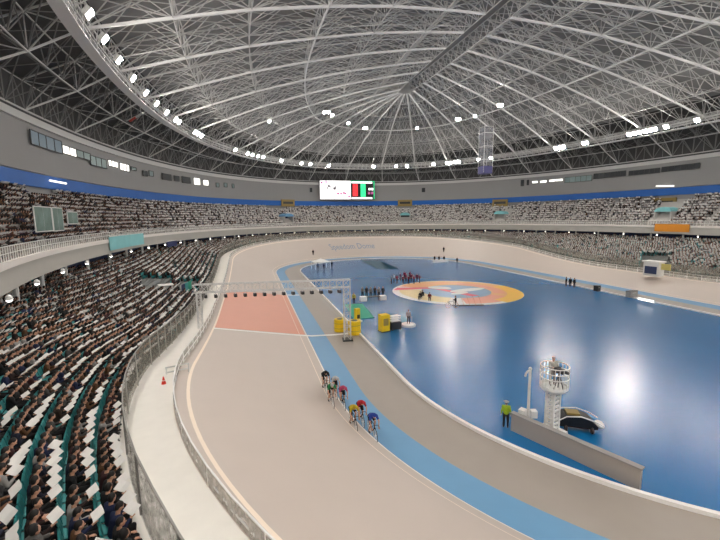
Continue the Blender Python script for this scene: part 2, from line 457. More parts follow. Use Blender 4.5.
# parapet of the upper tier and its soffit; open behind the camera, where the photographer stands
TCUT = math.radians(-129), math.radians(232-7)          # from right side round the far end to the left side
T0, T1 = math.radians(-75), math.radians(227)
er = lambda a, b, z, n=300: ering(a, b, z, n, T0, T1, False)
mb = MB(); mb.strip(er(PA, PB, PZ0), er(PA, PB, PZ1)); mb.strip(er(PA, PB, PZ1), er(PA+.3, PB+.3, PZ1)); mb.strip(er(PA+.3, PB+.3, PZ1), er(PA+.3, PB+.3, PZ0))
struct('wall_parapet', mb, M['parapet'])
mb = MB(); mb.slab(er(PA-.12, PB-.12, PZ1+.22), er(PA+.42, PB+.42, PZ1+.22), .5); struct('trim_8', mb, M['parapet_cap'])
mb = MB(); mb.strip(er(PA, PB, PZ0), er(PA+4.5, PB+4.5, PZ0)); struct('ceiling_concourse', mb, M['soffit'])
# columns under the parapet
NCOL = 64; COLS = []
for i in range(NCOL):
    t = T0+(T1-T0)*(i+.5)/NCOL; x, y = ell(PA+1.2, PB+1.2, t); COLS.append((x, y))
    if proj((x, y, 9))[0] > 1e4: continue
    mb = MB().tube((x, y, 3), (x, y, PZ0), .22, 8); o = struct('column', mb, M['beam'])

# upper tier terraces
NU = 13; ZU0, ZU1 = 10.3, 18.3
def uring(f, z, n=300): return ering(PA+.3+(BA-PA-.4)*f, PB+.3+(BB-PB-.4)*f, z, n, T0, T1, False)
mb = MB()
for k in range(NU):
    z = ZU0+(ZU1-ZU0)*k/(NU-1); f0, f1 = k/NU, (k+1)/NU
    if k: mb.strip(uring(f0, ZU0+(ZU1-ZU0)*(k-1)/(NU-1)), uring(f0, z))
    mb.strip(uring(f0, z), uring(f1, z))
struct('floor_upper_stand', mb, M['stand_up'])
# outer wall: dark back under the fascia, blue fascia, grey wall with ring beams
full = lambda a, b, z: ering(a, b, z, 300)
mb = MB(); mb.strip(full(BA, BB, 0), full(BA, BB, BZ-1.9), True); struct('wall_back', mb, M['wall'])
mb = MB(); mb.strip(full(BA-.5, BB-.5, BZ-1.95), full(BA-.5, BB-.5, BZ), True); mb.strip(full(BA-.5, BB-.5, BZ-1.95), full(BA+.1, BB+.1, BZ-1.95), True); struct('trim_9', mb, M['fascia'])
mb = MB(); mb.strip(full(BA-.5, BB-.5, BZ), full(WA, WB, BZ+.1), True); mb.strip(full(WA, WB, BZ+.1), full(WA, WB, WZ-1.3), True); struct('wall_outer', mb, M['wall'])
mb = MB(); mb.strip(full(WA-.45, WB-.45, WZ-1.35), full(WA-.45, WB-.45, WZ-.35), True); mb.strip(full(WA-.45, WB-.45, WZ-1.35), full(WA, WB, WZ-1.35), True); mb.strip(full(WA-.45, WB-.45, WZ-.35), full(WA+.3, WB+.3, WZ-.35), True); struct('trim_10', mb, M['beam'])
mb = MB(); mb.strip(full(WA-.1, WB-.1, WZ-.35), full(WA-.1, WB-.1, WZ+.2), True); struct('trim_11', mb, M['beam_dark'])
# bright thin light line along the top of the fascia
NT = 60
for i, (x0, x1, y) in enumerate(((50, 66, 181.5), (656, 674, 187))):
    p, q = hit(x0, y-1, BA-1.1, BB-1.1), hit(x1, y+(2 if i == 0 else -1), BA-1.1, BB-1.1)
    tag(MB().tube(p, q, .16, 6).build('tube_light', M['window_lit']), ('white tube light over the blue band at the left end of the wall', 'white tube light over the blue band at the right end of the wall')[i], 'light')

# ------------------------------------------------------------------ roof
RIDGE = 33.; RZ = 47.3
def ridge(x, y):
    return (EX, EY+max(-RIDGE, min(RIDGE, (y-EY)*RIDGE/70)))
LV = [  # lambda (from ridge 0 to lamp ring 1, then wall 2), bottom z, top z
    (2.0, WZ+.2, 33.9), (1.45, 32.9, 37.0), (1.0, LZ+.3, 39.6), (.84, 38.7, 42.2), (.68, 41.3, 44.5), (.5, 43.6, 46.6), (.33, 45.4, 48.2), (.17, 46.6, 49.4), (.04, RZ, 50.0)]
NR = 108
def rnode(lam, z, t):
    lx, ly = ell(LA, LB, t); rx, ry = ridge(lx, ly)
    if lam <= 1: return Vector((rx+(lx-rx)*lam, ry+(ly-ry)*lam, z))
    wx, wy = ell(WA-.2, WB-.2, t); f = lam-1
    return Vector((lx+(wx-lx)*f, ly+(wy-ly)*f, z))
def spoke_angles(n):      # equal spacing along the lamp ring
    N = 4000; P = [Vector(ell(LA, LB, 2*PI*i/N)) for i in range(N+1)]
    s = [0.]
    for a, b in zip(P, P[1:]): s.append(s[-1]+(b-a).length)
    out = []; j = 0
    for k in range(n):
        tgt = s[-1]*k/n
        while s[j+1] < tgt: j += 1
        out.append(2*PI*(j+(tgt-s[j])/max(1e-9, s[j+1]-s[j]))/N)
    return out
TA = spoke_angles(NR)
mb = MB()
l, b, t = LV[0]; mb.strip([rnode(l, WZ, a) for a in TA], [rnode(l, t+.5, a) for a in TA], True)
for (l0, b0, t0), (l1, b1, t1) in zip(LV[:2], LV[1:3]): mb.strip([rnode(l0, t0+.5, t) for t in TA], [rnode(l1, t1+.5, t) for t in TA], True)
struct('ceiling_rim', mb, M['roof_shaded'])
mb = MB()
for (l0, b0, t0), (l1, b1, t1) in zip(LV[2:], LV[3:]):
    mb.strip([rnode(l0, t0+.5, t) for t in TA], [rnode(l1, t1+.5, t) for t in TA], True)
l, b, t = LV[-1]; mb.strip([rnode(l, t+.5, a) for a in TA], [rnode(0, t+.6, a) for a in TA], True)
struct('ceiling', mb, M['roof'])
# ring trusses: bottom chord, top chord, lacing between; bracing to the next ring
RN = ['outermost ring truss above the grey wall', 'ring truss just outside the lamp catwalk', 'ring truss carrying the lamp catwalk', 'first ring truss inside the lamp catwalk',
      'second ring truss inside the lamp catwalk', 'middle ring truss halfway up the dome', 'third ring truss below the roof ridge', 'second ring truss below the roof ridge', 'innermost ring truss around the roof ridge']
for j, (lm, zb, zt) in enumerate(LV):
    root = thing('ring_truss', 'grey steel '+RN[j], 'roof truss', (EX, EY, zb)); root['kind'] = 'structure'
    Bn = [rnode(lm, zb, t) for t in TA]; Tn = [rnode(lm, zt, t) for t in TA]
    MB().path(Bn, .17 if j in (0, 2, 5) else .1, 4, True).build('bottom_chord', M['steel_light'] if j in (2, 5) else M['steel'], root, world=True)
    MB().path(Tn, .1, 4, True).build('top_chord', M['steel'], root, world=True)
    mb = MB()
    for i in range(NR):
        k = (i+1) % NR; mB = (Bn[i]+Bn[k])/2; mT = (Tn[i]+Tn[k])/2
        if j == 0:
            mb.tube(Bn[i], mT, .13); mb.tube(mT, Bn[k], .13); mb.tube(Bn[i], Tn[i], .1); mb.tube(mB, mT, .09)
        else:
            mb.tube(Bn[i], mT, .07); mb.tube(mT, Bn[k], .07)
    SM = M['steel_mid'] if j < 2 else M['steel']
    mb.build('lacing', SM, root, world=True)
    if j+1 < len(LV):
        l2, b2, t2 = LV[j+1]; B2 = [rnode(l2, b2, t) for t in TA]; T2 = [rnode(l2, t2, t) for t in TA]
        mb = MB()
        for i in range(NR):
            k = (i+1) % NR; c = (Tn[i]+Tn[k]+T2[i]+T2[k])/4-Vector((0, 0, .2))
            for p in (Bn[i], Bn[k], B2[i], B2[k]): mb.tube(p, c, .075)
            if i % 2: mb.tube(Bn[i], B2[i], .07)
            mb.tube(Tn[i], T2[k], .06); mb.tube(Tn[k], T2[i], .06)
        mb.build('bracing', SM, root, world=True)
for i in range(0, NR, 3):
    root = thing('radial_truss', 'pale steel radial truss running up under the dome roof', 'roof truss', rnode(1, LZ, TA[i]), 0, 'radial trusses under the dome roof'); root['kind'] = 'structure'
    b = [rnode(l, z, TA[i]) for l, z, _ in LV]; t = [rnode(l, z, TA[i]) for l, _, z in LV]
    MB().path(b[2:], .22).path(b[:3], .13).build('bottom_chord', M['steel_light'], root, world=True)
    MB().path(t, .12).build('top_chord', M['steel'], root, world=True)
    mb = MB()
    for k in range(len(LV)-1): mb.tube(b[k], t[k+1], .08); mb.tube(b[k], t[k], .08); mb.tube(t[k], b[k+1], .08)
    mb.build('lacing', M['steel'], root, world=True)
# lamp catwalk
root = thing('lamp_catwalk', 'pale ring catwalk carrying the floodlights under the roof', 'catwalk', (EX, EY, LZ))
er2 = lambda o, z, n=240: ering(LA+o, LB+o, z, n)
MB().slab(er2(-.7, LZ-1.1), er2(.7, LZ-1.1), .2, True).build('deck', M['steel_light'], root, world=True)
for o_, z_ in ((-.7, LZ-.1), (.7, LZ-.1), (-.7, LZ+.8), (.7, LZ+.8), (-.7, LZ-.6)): MB().path(er2(o_, z_), .1, 4, True).build('rail', M['steel_light'], root, world=True)
mb = MB()
for o_ in (-.7, .7):
    A, B = er2(o_, LZ-1.1), er2(o_, LZ+.8)
    for i in range(240): mb.tube(A[i], B[i], .05); mb.tube(A[i], B[(i+1) % 240], .04)
mb.build('post', M['steel_light'], root, world=True)

# floodlights
FL = thing('floodlight', 'white floodlight with lit square lens on the ring catwalk', 'floodlight', (0, 0, -50), 0, 'floodlights on the ring catwalk')
mb = MB(); mb.prism([(-.55, -.25), (.55, -.25), (.45, .3), (-.45, .3)], -.5, .5); fh = mb.build('housing', M['white_metal'], FL)
fh.rotation_euler = (rd(38), 0, 0); fh.location = (0, .0, 0)
lens = MB().box((0, -.27, 0), (1.0, .04, .9)).build('lens', M['lamp'], FL); lens.rotation_euler = fh.rotation_euler
MB().tube((-.62, .05, .0), (-.62, .05, .75), .04).tube((.62, .05, 0), (.62, .05, .75), .04).tube((-.62, .05, .75), (.62, .05, .75), .04).tube((0, .05, .75), (0, 1.0, .75), .05).build('yoke', M['steel'], FL)
def lamp_t(px):      # far-side ring angle whose projection has this pixel column
    best = None
    for i in range(4000):
        t = 2*PI*i/4000; p = proj((*ell(LA, LB, t), LZ))
        if p[2] > 20 and (best is None or abs(p[0]-px) < best[0]) and 80 < p[1] < 180: best = (abs(p[0]-px), t)
    return best[1]
spots = [lamp_t(x) for x in (166, 170, 187, 190, 194, 230, 243, 248, 254, 259, 278, 299, 308, 327, 373, 396, 407, 434, 448, 452, 456, 460, 480, 493, 559, 563, 567, 588, 590, 634, 639, 644, 650, 656, 660, 672)]
tn = [PI*1.05+i*.062 for i in range(int((2*PI-PI*1.05+.05)/.062))]
tmin, tmax = min(spots), max(spots)
near_t = [t for t in [2*PI*i/100 for i in range(100)] if not (tmin-.03 < t < tmax+.03)]
first = True
def put_lamp(p, n):
    global first
    rz = facing(-n)       # lens is on local -Y
    if first: FL.location = p; FL.rotation_euler = (0, 0, rz); first = False; return FL
    return dup(FL, p, rz)
for t in spots+near_t:
    x, y = ell(LA-1.8, LB-1.8, t); n = inward((x, y), LA, LB); put_lamp((x, y, LZ-.3), n)
# floodlight clusters higher in the roof
for (px, py, n_) in ((325, 112, 3), (333, 115, 1), (349, 123, 1), (365, 128, 2), (458, 119, 2), (500, 105, 2), (476, 116, 1), (270, 121, 1), (418, 128, 1)):
    for k in range(n_):
        p = at(px+k*2.2-1, py, 42.3); n = Vector((EX-p.x, EY-p.y, 0)).normalized() if Vector((EX-p.x, EY-p.y)).length > 1 else Vector((0, -1, 0))
        o = put_lamp(tuple(p), n); o.scale = (.7, .7, .7); o['label'] = 'white floodlight hanging from the lattice high in the dome'; o['group'] = 'floodlights high in the dome'

# hanging netted tower and red tube under the roof
p = at(485, 173, 24.5); h = 9.
root = thing('hanging_net_tower', 'tall translucent net tower hanging from the roof with purple foot', 'hanging net', tuple(p))
mb = MB(); g = 1.15
for sx, sy in ((-1, -1), (1, -1), (1, 1), (-1, 1)): mb.tube((sx*g, sy*g, 0), (sx*g, sy*g, h+1.4), .07); mb.tube((sx*g, sy*g, h+1.4), (sx*.3, sy*.3, 20), .04)
for z in (0, 3, 6, 9, h+1.4): mb.path([(-g, -g, z), (g, -g, z), (g, g, z), (-g, g, z)], .06, 4, True)
mb.build('frame', M['steel_light'], root)
mb = MB().prism([(-g, -g), (g, -g), (g, g), (-g, g)], 1.6, h+1.3); mb.build('net', M['hanging_net'], root)
MB().prism([(-g-.05, -g-.05), (g+.05, -g-.05), (g+.05, g+.05), (-g-.05, g+.05)], -.2, 1.5).build('foot_box', M['purple'], root)
p, q = at(130, 121, 33), at(143, 113, 33)
root = thing('roof_tube', 'red and white tube lamp hung in the trusses over the left stand', 'tube lamp', tuple(p)); d = q-p
MB().tube((0, 0, 0), tuple(d*.5), .2, 8).build('red_half', M['cone'], root); MB().tube(tuple(d*.5), tuple(d), .17, 8).build('white_half', M['white_metal'], root)
for f in (.15, .85): MB().tube(tuple(d*f), tuple(d*f+Vector((0, 0, 4))), .05).build('hanger', M['steel'], root)

# ------------------------------------------------------------------ wall windows, scoreboard
NW = 0
def window(x0, x1, y0, y1, x2y=None, m='window_dark', bars=0):
    """window in the curved grey wall, given by pixel corners (left top/bottom, right top/bottom)"""
    global NW; NW += 1
    dy = x2y or 0
    n = max(1, int((x1-x0)/14)); xs = [x0+(x1-x0)*i/n for i in range(n+1)]
    top = [hit(x, y0+dy*(x-x0)/(x1-x0), WA-.3, WB-.3) for x in xs]; bot = [hit(x, y1+dy*(x-x0)/(x1-x0), WA-.3, WB-.3) for x in xs]
    zt = sum(p.z for p in top)/len(top); zb = sum(p.z for p in bot)/len(bot)
    root = bpy.data.objects.new('window_%d' % NW, None); COL.objects.link(root); root.location = (top[0].x, top[0].y, zb); root['kind'] = 'structure'
    T_ = [(p.x, p.y, zt) for p in top]; B_ = [(p.x, p.y, zb) for p in top]
    MB().strip(B_, T_).build('pane', M[m], root, world=True)
    mb = MB().path(T_, .09).path(B_, .09).tube(B_[0], T_[0], .09).tube(B_[-1], T_[-1], .09)
    for i in range(1, bars+1):
        f = i/(bars+1); j = min(n-1, int(f*n)); g = f*n-j; a = Vector(B_[j]).lerp(Vector(B_[j+1]), g); b = Vector(T_[j]).lerp(Vector(T_[j+1]), g); mb.tube(a, b, .08)
    mb.build('window_frame', M['beam_dark'], root, world=True)
window(30, 61, 132, 145, 7, 'window_blue', 3)
window(62, 76, 145, 153, 4, 'window_lit', 1); window(76, 90, 150, 157, 3, 'window_green', 1); window(90, 106, 156, 165, 3, 'window_green', 2)
window(108, 117.5, 160, 166, 1.6, 'window_lit', 2); window(119.5, 129, 163, 170, 1.6, 'window_lit', 2); window(131, 136, 167, 170, .5, 'window_green')
for x0, x1, y0, y1, m in ((143, 147, 171, 176, 'window_dark'), (149, 153, 171, 176, 'window_green'), (162, 171, 174, 180, 'window_dark'), (174, 179, 176, 181, 'window_dark'), (182, 190, 177, 183, 'window_dark'), (193.5, 200, 178, 185, 'window_lit'), (203, 208.5, 180, 185.5, 'window_lit'),
                       (216, 219, 183, 187, 'window_green'), (224, 227, 183, 187, 'window_green'), (232, 234, 184, 188, 'window_green'), (310, 312, 188, 192, 'window_dark'), (422, 425, 188, 192, 'window_dark'), (521, 524, 180, 186, 'window_dark'), (527, 529, 180, 185, 'window_dark')):
    window(x0, x1, y0, y1, 0, m)
window(532, 538, 181, 183.5, -.3, 'window_lit'); window(540, 547, 180.5, 183, -.4, 'window_lit'); window(549, 563, 179.5, 182, -1, 'window_lit', 1)
window(565, 592, 177, 182.5, -1.5, 'window_green', 4); window(594, 626, 173.5, 178.5, -2.5, 'window_dark', 5); window(629, 660, 171, 175.5, -3, 'window_dark', 5); window(662, 700, 167, 172, -4, 'window_dark', 5)
# scoreboard
a, b = hit(320, 190, WA-1.6, WB-1.6), hit(374.5, 190, WA-1.6, WB-1.6); c = (a+b)/2
zt, zb = hit(347, 181, WA-2, WB-2).z, hit(347, 199.3, WA-2, WB-2).z
ex = (b-a).xy.normalized(); rz = math.atan2(ex.y, ex.x); wd = (b-a).xy.length; hh = zt-zb
sb = thing('scoreboard', 'double video scoreboard on the far wall, white left screen and dark right board', 'scoreboard', (c.x, c.y, zb), rz)
MB().box((0, .35, hh/2), (wd+.3, .6, hh+.3)).build('cabinet', M['dark_metal'], sb)
wl = wd*.555
wsn = MB().box((-wd/2+wl/2, .02, hh/2), (wl, .06, hh)).build('white_screen', M['screen_white'], sb)
mb = MB()
for u, v, s in ((.28, .72, 1.1), (.24, .6, .7), (.47, .58, 1.2), (.5, .68, .6), (.33, .66, .6)): mb.box((-wd/2+wl*u, -.02, hh*v), (s, .03, s*.9))
mb.build('grey_mark', M['led_grey'], wsn)
mb = MB()
for u, v, s in ((.58, .3, 1.), (.68, .3, .8), (.77, .34, .9), (.83, .3, .7), (.06, .88, .8), (.2, .92, .7), (.94, .16, .9)): mb.box((-wd/2+wl*u, -.02, hh*v), (s, .03, .8))
mb.build('pink_mark', M['led_pink'], wsn)
x0 = -wd/2+wl+.35; wr = wd-wl-.35
rb = MB().box((x0+wr/2, .02, hh/2), (wr, .06, hh)).build('dark_board', M['black'], sb)
for z in (.92, .06): MB().box((x0+wr*.45, -.02, hh*z), (wr*.9, .03, hh*.1)).build('white_bar', M['screen_white'], rb)
MB().box((x0+wr*.16, -.02, hh*.5), (wr*.22, .03, hh*.66)).build('red_panel', M['led_red'], rb)
MB().box((x0+wr*.5, -.02, hh*.49), (wr*.22, .03, hh*.72)).build('green_panel', M['led_green'], rb)
mb = MB()
for dx, dz in ((.78, .56), (.9, .56)): mb.box((x0+wr*dx, -.02, hh*dz), (wr*.09, .03, hh*.13))
mb.build('white_digit', M['screen_white'], rb)
mb = MB()
for dx, dz in ((.76, .34), (.9, .34)): mb.box((x0+wr*dx, -.02, hh*dz), (wr*.1, .03, hh*.13))
mb.build('pink_digit', M['led_pink'], rb)
MB().box((x0+wr*.98, -.03, hh*.5), (.3, .04, hh)).box((x0+wr*.5, -.03, hh*.99), (wr, .04, .2)).build('green_edge', M['led_green'], rb)

# banners on the parapet
def banner(x0, x1, y0, y1, dy, m, label, name='banner', n=6):
    xs = [x0+(x1-x0)*i/n for i in range(n+1)]
    P = [hit(x, y0+dy*(x-x0)/(x1-x0), PA-.16, PB-.16) for x in xs]; Q = [hit(x, y1+dy*(x-x0)/(x1-x0), PA-.16, PB-.16) for x in xs]
    root = thing(name, label, 'banner', (P[0].x, P[0].y, Q[0].z))
    zt, zb = sum(p.z for p in P)/len(P), sum(p.z for p in Q)/len(Q)
    A = [Vector((p.x, p.y, zt)) for p in P]; B = [Vector((p.x, p.y, zb)) for p in P]; n_ = [inward(p, PA, PB)*.06 for p in P]
    mb = MB(); mb.strip(A, B); mb.strip([a+k for a, k in zip(A, n_)], [b+k for b, k in zip(B, n_)]); mb.strip(A, [a+k for a, k in zip(A, n_)]); mb.strip(B, [b+k for b, k in zip(B, n_)])
    mb.build('cloth', M[m], root, world=True)
    MB().path([a+k for a, k in zip(A, n_)], .06).build('hem', M['white_metal'], root, world=True)
    return root
banner(108.5, 143, 236.5, 249, -3.3, 'teal_cloth', 'pale teal banner hung over the parapet of the left upper stand')
banner(167, 176.5, 241.2, 246.8, -.8, 'navy', 'small navy banner hung on the parapet beyond the teal one')
banner(655, 690, 223.5, 231.5, .6, 'orange', 'orange banner hung on the parapet of the right upper stand')
# soffit lamps along the underside of the parapet
SLS = .7
SL = thing('soffit_lamp', 'small round white lamp under the edge of the parapet', 'lamp', (0, 0, -40), 0, 'lamps under the parapet edge')
MB().lathe([(.09, .35), (.2, .22), (.25, 0), (.2, -.05)], n=12).build('shade', M['white_metal'], SL); MB().ball((0, 0, -.06), (.19, .19, .12), 10, 6).build('bulb', M['lamp_small'], SL)
firstS = True
for i in range(54):
    t = T0+(T1-T0)*(i+.5)/54; x, y = ell(PA-.25, PB-.25, t)
    if not (-60 < proj((x, y, PZ0))[0] < 800): continue
    if firstS: SL.location = (x, y, PZ0-.35); firstS = False
    else: dup(SL, (x, y, PZ0-.35), 0)
# railing on top of the parapet
for i in range(44):
    ta, tb = T0+(T1-T0)*i/44, T0+(T1-T0)*(i+1)/44
    pm = ell(PA+.2, PB+.2, (ta+tb)/2)
    if not (-150 < proj((*pm, PZ1))[0] < 860): continue
    root = thing('parapet_railing', 'section of white railing with mesh on the upper stand parapet', 'railing', (*pm, PZ1+.2), 0, 'railing sections on the parapet')
    A = ering(PA+.2, PB+.2, PZ1+.22, 5, ta, tb, False); B = [(x, y, z+1.1) for x, y, z in A]
    MB().path(B, .05).build('rail', M['white_metal'], root, world=True); MB().path([(x, y, z+.55) for x, y, z in A], .035).build('rail', M['white_metal'], root, world=True)
    mb = MB()
    for k in range(16):
        x, y = ell(PA+.2, PB+.2, ta+(tb-ta)*k/16); mb.tube((x, y, PZ1+.2), (x, y, PZ1+1.32), .035)
    mb.build('baluster', M['white_metal'], root, world=True)  # upright balusters of the section, a row of separate bars
    MB().strip(A, B).build('mesh_panel', M['net_light'], root, world=True)

# glass screens in the left upper stand
for (x0, x1, y0, y1, lab) in ((36, 53, 207, 232, 'tall grey green glass screen at the left end of the upper stand'), (54, 64, 208, 231, 'narrow grey green glass screen beside the tall one in the upper stand'), (68, 78, 212, 224, 'small pale framed screen right of the glass screens in the upper stand')):
    a, b = hit(x0, y1, PA+1.0, PB+1.0), hit(x1, y1, PA+1.0, PB+1.0); zt = hit((x0+x1)/2, y0, PA+1, PB+1).z; zb = max(a.z, 10.4)
    root = thing('glass_screen', lab, 'screen', (a.x, a.y, zb)); b = Vector((b.x, b.y, zb)); a = Vector((a.x, a.y, zb)); up = Vector((0, 0, zt-zb)); nn = inward(a, PA, PB)*.04
    mb = MB().strip([a-nn, b-nn], [a-nn+up, b-nn+up]).strip([a+nn, b+nn], [a+nn+up, b+nn+up]); mb.build('pane', M['glass'], root, world=True)
    mb = MB().path([a, b, b+up, a+up], .08, 4, True).tube((a+b)/2, (a+b)/2+up, .05); mb.build('frame', M['steel'], root, world=True)
# stair exits in the upper stand with teal hoods and gold signs
EXITS = []
for (px, py, tealw, lab) in ((288, 212, 0, 'left of the scoreboard'), (405, 212, 1, 'right of the scoreboard'), (500, 211, 1, 'beside the hanging net tower'), (664, 212, 1, 'near the orange banner')):
    p = hit(px, 224, PA+4, PB+5); n = inward(p, PA, PB); rz = facing(n); z0 = 12.6; EXITS.append((p, n))
    root = thing('stair_exit', 'stair exit with '+('teal' if tealw else 'grey blue')+' hood in upper stand, '+lab, 'stair exit', (p.x, p.y, z0), rz)
    for sx in (-1, 1): MB().box((sx*2.0, -1.0, .9), (.3, 4., 3.0)).build('side_wall', M['stand_up'], root)
    MB().box((0, -2.8, 1.2), (3.7, .2, 2.4)).build('door_panel', M['navy'] if not tealw else M['dark_metal'], root)
    mb = MB(); prof = [(2.2*math.cos(a), 1.2*math.sin(a)+2.4) for a in [PI*i/10 for i in range(11)]]
    mb.strip([(x, 1.0, z) for x, z in prof], [(x, -3.0, z) for x, z in prof]); mb.add([(x, 1.0, z) for x, z in prof], [tuple(range(11))]); mb.build('hood', M['teal_cloth'] if tealw else M['band'], root)
    q = hit(px, 203, BA-1.2, BB-1.2); 
    sg = thing('exit_sign', 'gold signboard on the blue band, '+lab, 'sign', (q.x, q.y, q.z-1.4), facing(inward(q, BA, BB)))
    MB().box((0, 0, 1.4), (6.2, .3, 2.8)).build('board', M['gold'], sg); MB().box((0, .17, 1.5), (4.6, .06, .9)).build('plate', M['dark_metal'], sg)
    for sx in (-1, 1): MB().tube((sx*2, -.2, 1.4), (sx*2, -1.2, 1.4), .1).build('bracket', M['steel'], sg)

# ------------------------------------------------------------------ people
def capsule(mb, p, q, r1, r2, n=10):
    p, q = Vector(p), Vector(q); mb.tube(p, q, r1, n, r2); mb.ball(p, r1*1.02, n, 6); mb.ball(q, r2*1.02, n, 6)
def fuse(mb, name, mats, voxel=.012, ratio=.1, smooth=2):
    me = mb.mesh('tmp', mats); o = bpy.data.objects.new('tmp', me); COL.objects.link(o)
    a = o.modifiers.new('r', 'REMESH'); a.mode = 'VOXEL'; a.voxel_size = voxel
    b = o.modifiers.new('s', 'SMOOTH'); b.iterations = smooth; b.factor = .5
    c = o.modifiers.new('d', 'DECIMATE'); c.ratio = ratio
    dg = bpy.context.evaluated_depsgraph_get(); r = bpy.data.meshes.new_from_object(o.evaluated_get(dg)); r.name = name
    bpy.data.objects.remove(o); r.polygons.foreach_set('use_smooth', [True]*len(r.polygons))
    return r
def human(J, sleeve='long', leg='long', fine=.2, hair=True, curl=.6):
    """one continuous body with face and five-fingered hands; top, trousers, hair and shoes as separate shells"""
    V = {k: Vector(v) for k, v in J.items()}
    hf = V['face'].normalized(); hr = hf.cross(Vector((0, 0, 1))).normalized(); hu = hr.cross(hf); HM = Matrix((hr, hf, hu)).transposed()
    hd = V['head']; B, Tp, Tr, Sh, Ha = MB(), MB(), MB(), MB(), MB()
    def torso(m, g):
        capsule(m, V['pel'], V['chest'], .112+g, .125+g); capsule(m, V['shoL'], V['shoR'], .062+g, .062+g)
        for s in 'LR': capsule(m, V['pel'].lerp(V['hip'+s], .6), V['chest'].lerp(V['sho'+s], .55), .1+g, .1+g)
    torso(B, 0); torso(Tp, .018); capsule(B, V['chest'], V['neck'], .07, .058); capsule(B, V['neck'], hd+hu*-.04, .055, .055)
    B.ball(hd, (.078, .098, .115), 14, 10, HM); B.ball(hd+hf*.03-hu*.05, (.058, .068, .07), 12, 8, HM)
    capsule(B, hd+hf*.09+hu*.015, hd+hf*.113-hu*.022, .012, .018, 8)
    for s in (-1, 1): B.ball(hd+hr*s*.08-hf*.005-hu*.01, (.014, .026, .036), 8, 6, HM)
    capsule(Tr, V['hipL'], V['hipR'], .118, .118); capsule(Tr, V['pel']-Vector((0, 0, .0)), V['pel'].lerp(V['chest'], .3), .125, .125)
    capsule(B, V['hipL'], V['hipR'], .1, .1)
    for s in 'LR':
        sx = -1 if s == 'L' else 1
        capsule(B, V['sho'+s], V['elb'+s], .05, .041); capsule(B, V['elb'+s], V['wri'+s], .041, .028)
        capsule(Tp, V['sho'+s], V['elb'+s] if sleeve == 'long' else V['sho'+s].lerp(V['elb'+s], .6), .066, .058)
        if sleeve == 'long': capsule(Tp, V['elb'+s], V['elb'+s].lerp(V['wri'+s], .88), .056, .042)
        capsule(B, V['hip'+s], V['kne'+s], .085, .056); capsule(B, V['kne'+s], V['ank'+s], .056, .036); capsule(B, V['ank'+s], V['toe'+s], .04, .03)
        capsule(Tr, V['hip'+s], V['kne'+s] if leg == 'long' else V['hip'+s].lerp(V['kne'+s], .75), .104, .074 if leg == 'long' else .082)
        if leg == 'long': capsule(Tr, V['kne'+s], V['kne'+s].lerp(V['ank'+s], .9), .074, .056)
        capsule(Sh, V['ank'+s]-Vector((0, 0, .03)), V['toe'+s], .05, .042)
        # hand: palm, four unequal fingers with a knuckle bend, thumb from the side of the palm
        w = V['wri'+s]; fd = (V['hand'+s]-w).normalized(); up = V.get('palm', Vector((0, 0, 1))); sd = fd.cross(up).normalized(); dn = sd.cross(fd).normalized()*-1
        if dn.z > 0: dn = -dn
        k = w+fd*.085
        for c in (-.026, 0, .026): capsule(B, w+fd*.02+sd*c*.6, k+sd*c, .017, .015, 8)
        for i, (c, ln) in enumerate(((-.034, .066), (-.012, .078), (.012, .074), (.034, .058))):
            a = k+sd*c; b = a+(fd+dn*curl*.5).normalized()*ln*.55; e = b+(fd*(1-curl*.6)+dn*curl).normalized()*ln*.5
            capsule(B, a, b, .0105, .0095, 8); capsule(B, b, e, .0095, .008, 8)
        inner = sd*(1 if (sd.x*sx) < 0 else -1)
        a = w+fd*.03+inner*.022; b = a+(fd*.6+inner*.7).normalized()*.04; e = b+(fd+dn*.3).normalized()*.034
        capsule(B, a, b, .013, .011, 8); capsule(B, b, e, .011, .009, 8)
    body = fuse(B, 'body', M['skin'], .0105, fine)
    bm = bmesh.new(); bm.from_mesh(body); nb = len(bm.faces)
    E_ = MB()
    for s in (-1, 1): E_.ball(hd+hr*s*.033+hf*.084+hu*.022, (.014, .012, .009), 8, 6, HM); E_.box(hd+hr*s*.034+hf*.088+hu*.044, (.03, .008, .006))
    E_.ball(hd+hf*.094-hu*.055, (.024, .008, .006), 8, 6, HM)
    e = E_.mesh('e', M['feature']); bm.from_mesh(e); bm.to_mesh(body)
    bm.free(); body.materials.append(M['feature'])
    body.polygons.foreach_set('material_index', [0 if i < nb else 1 for i in range(len(body.polygons))])
    out = {'body': body, 'top': fuse(Tp, 'top', M['cloth'], .014, fine*.8), 'trousers': fuse(Tr, 'trousers', M['cloth'], .014, fine*.8), 'shoe': fuse(Sh, 'shoe', M['dark_metal'], .014, fine)}
    if hair:
        Ha.ball(hd+hu*.028-hf*.022, (.086, .098, .108), 14, 10, HM); Ha.ball(hd-hf*.045-hu*.02, (.076, .066, .085), 12, 8, HM)
        out['hair'] = fuse(Ha, 'hair', M['hair'], .012, .5)
    out['_hd'], out['_HM'] = hd, HM
    return out
def mk_person(P, name, label, loc, rotz, top=None, bottom=None, group=None, hair=None, skip=()):
    t = thing(name, label, 'person', loc, rotz, group); t.scale = (PS_,)*3
    for k in ('body', 'top', 'trousers', 'shoe', 'hair'):
        if k in P and k not in skip:
            o = obj({'top': 'jacket', 'shoe': 'shoes'}.get(k, k), P[k], t)
            if k == 'top': o.color = (*(top or (.05, .05, .05)), 1)
            if k == 'trousers': o.color = (*(bottom or (.03, .03, .04)), 1)
    return t
SEAT = dict(pel=(0, 0, .565), hipL=(-.09, .02, .545), hipR=(.09, .02, .545), kneL=(-.12, .44, .52), kneR=(.12, .44, .52), ankL=(-.12, .40, .1), ankR=(.12, .40, .1), toeL=(-.13, .53, .045), toeR=(.13, .53, .045))
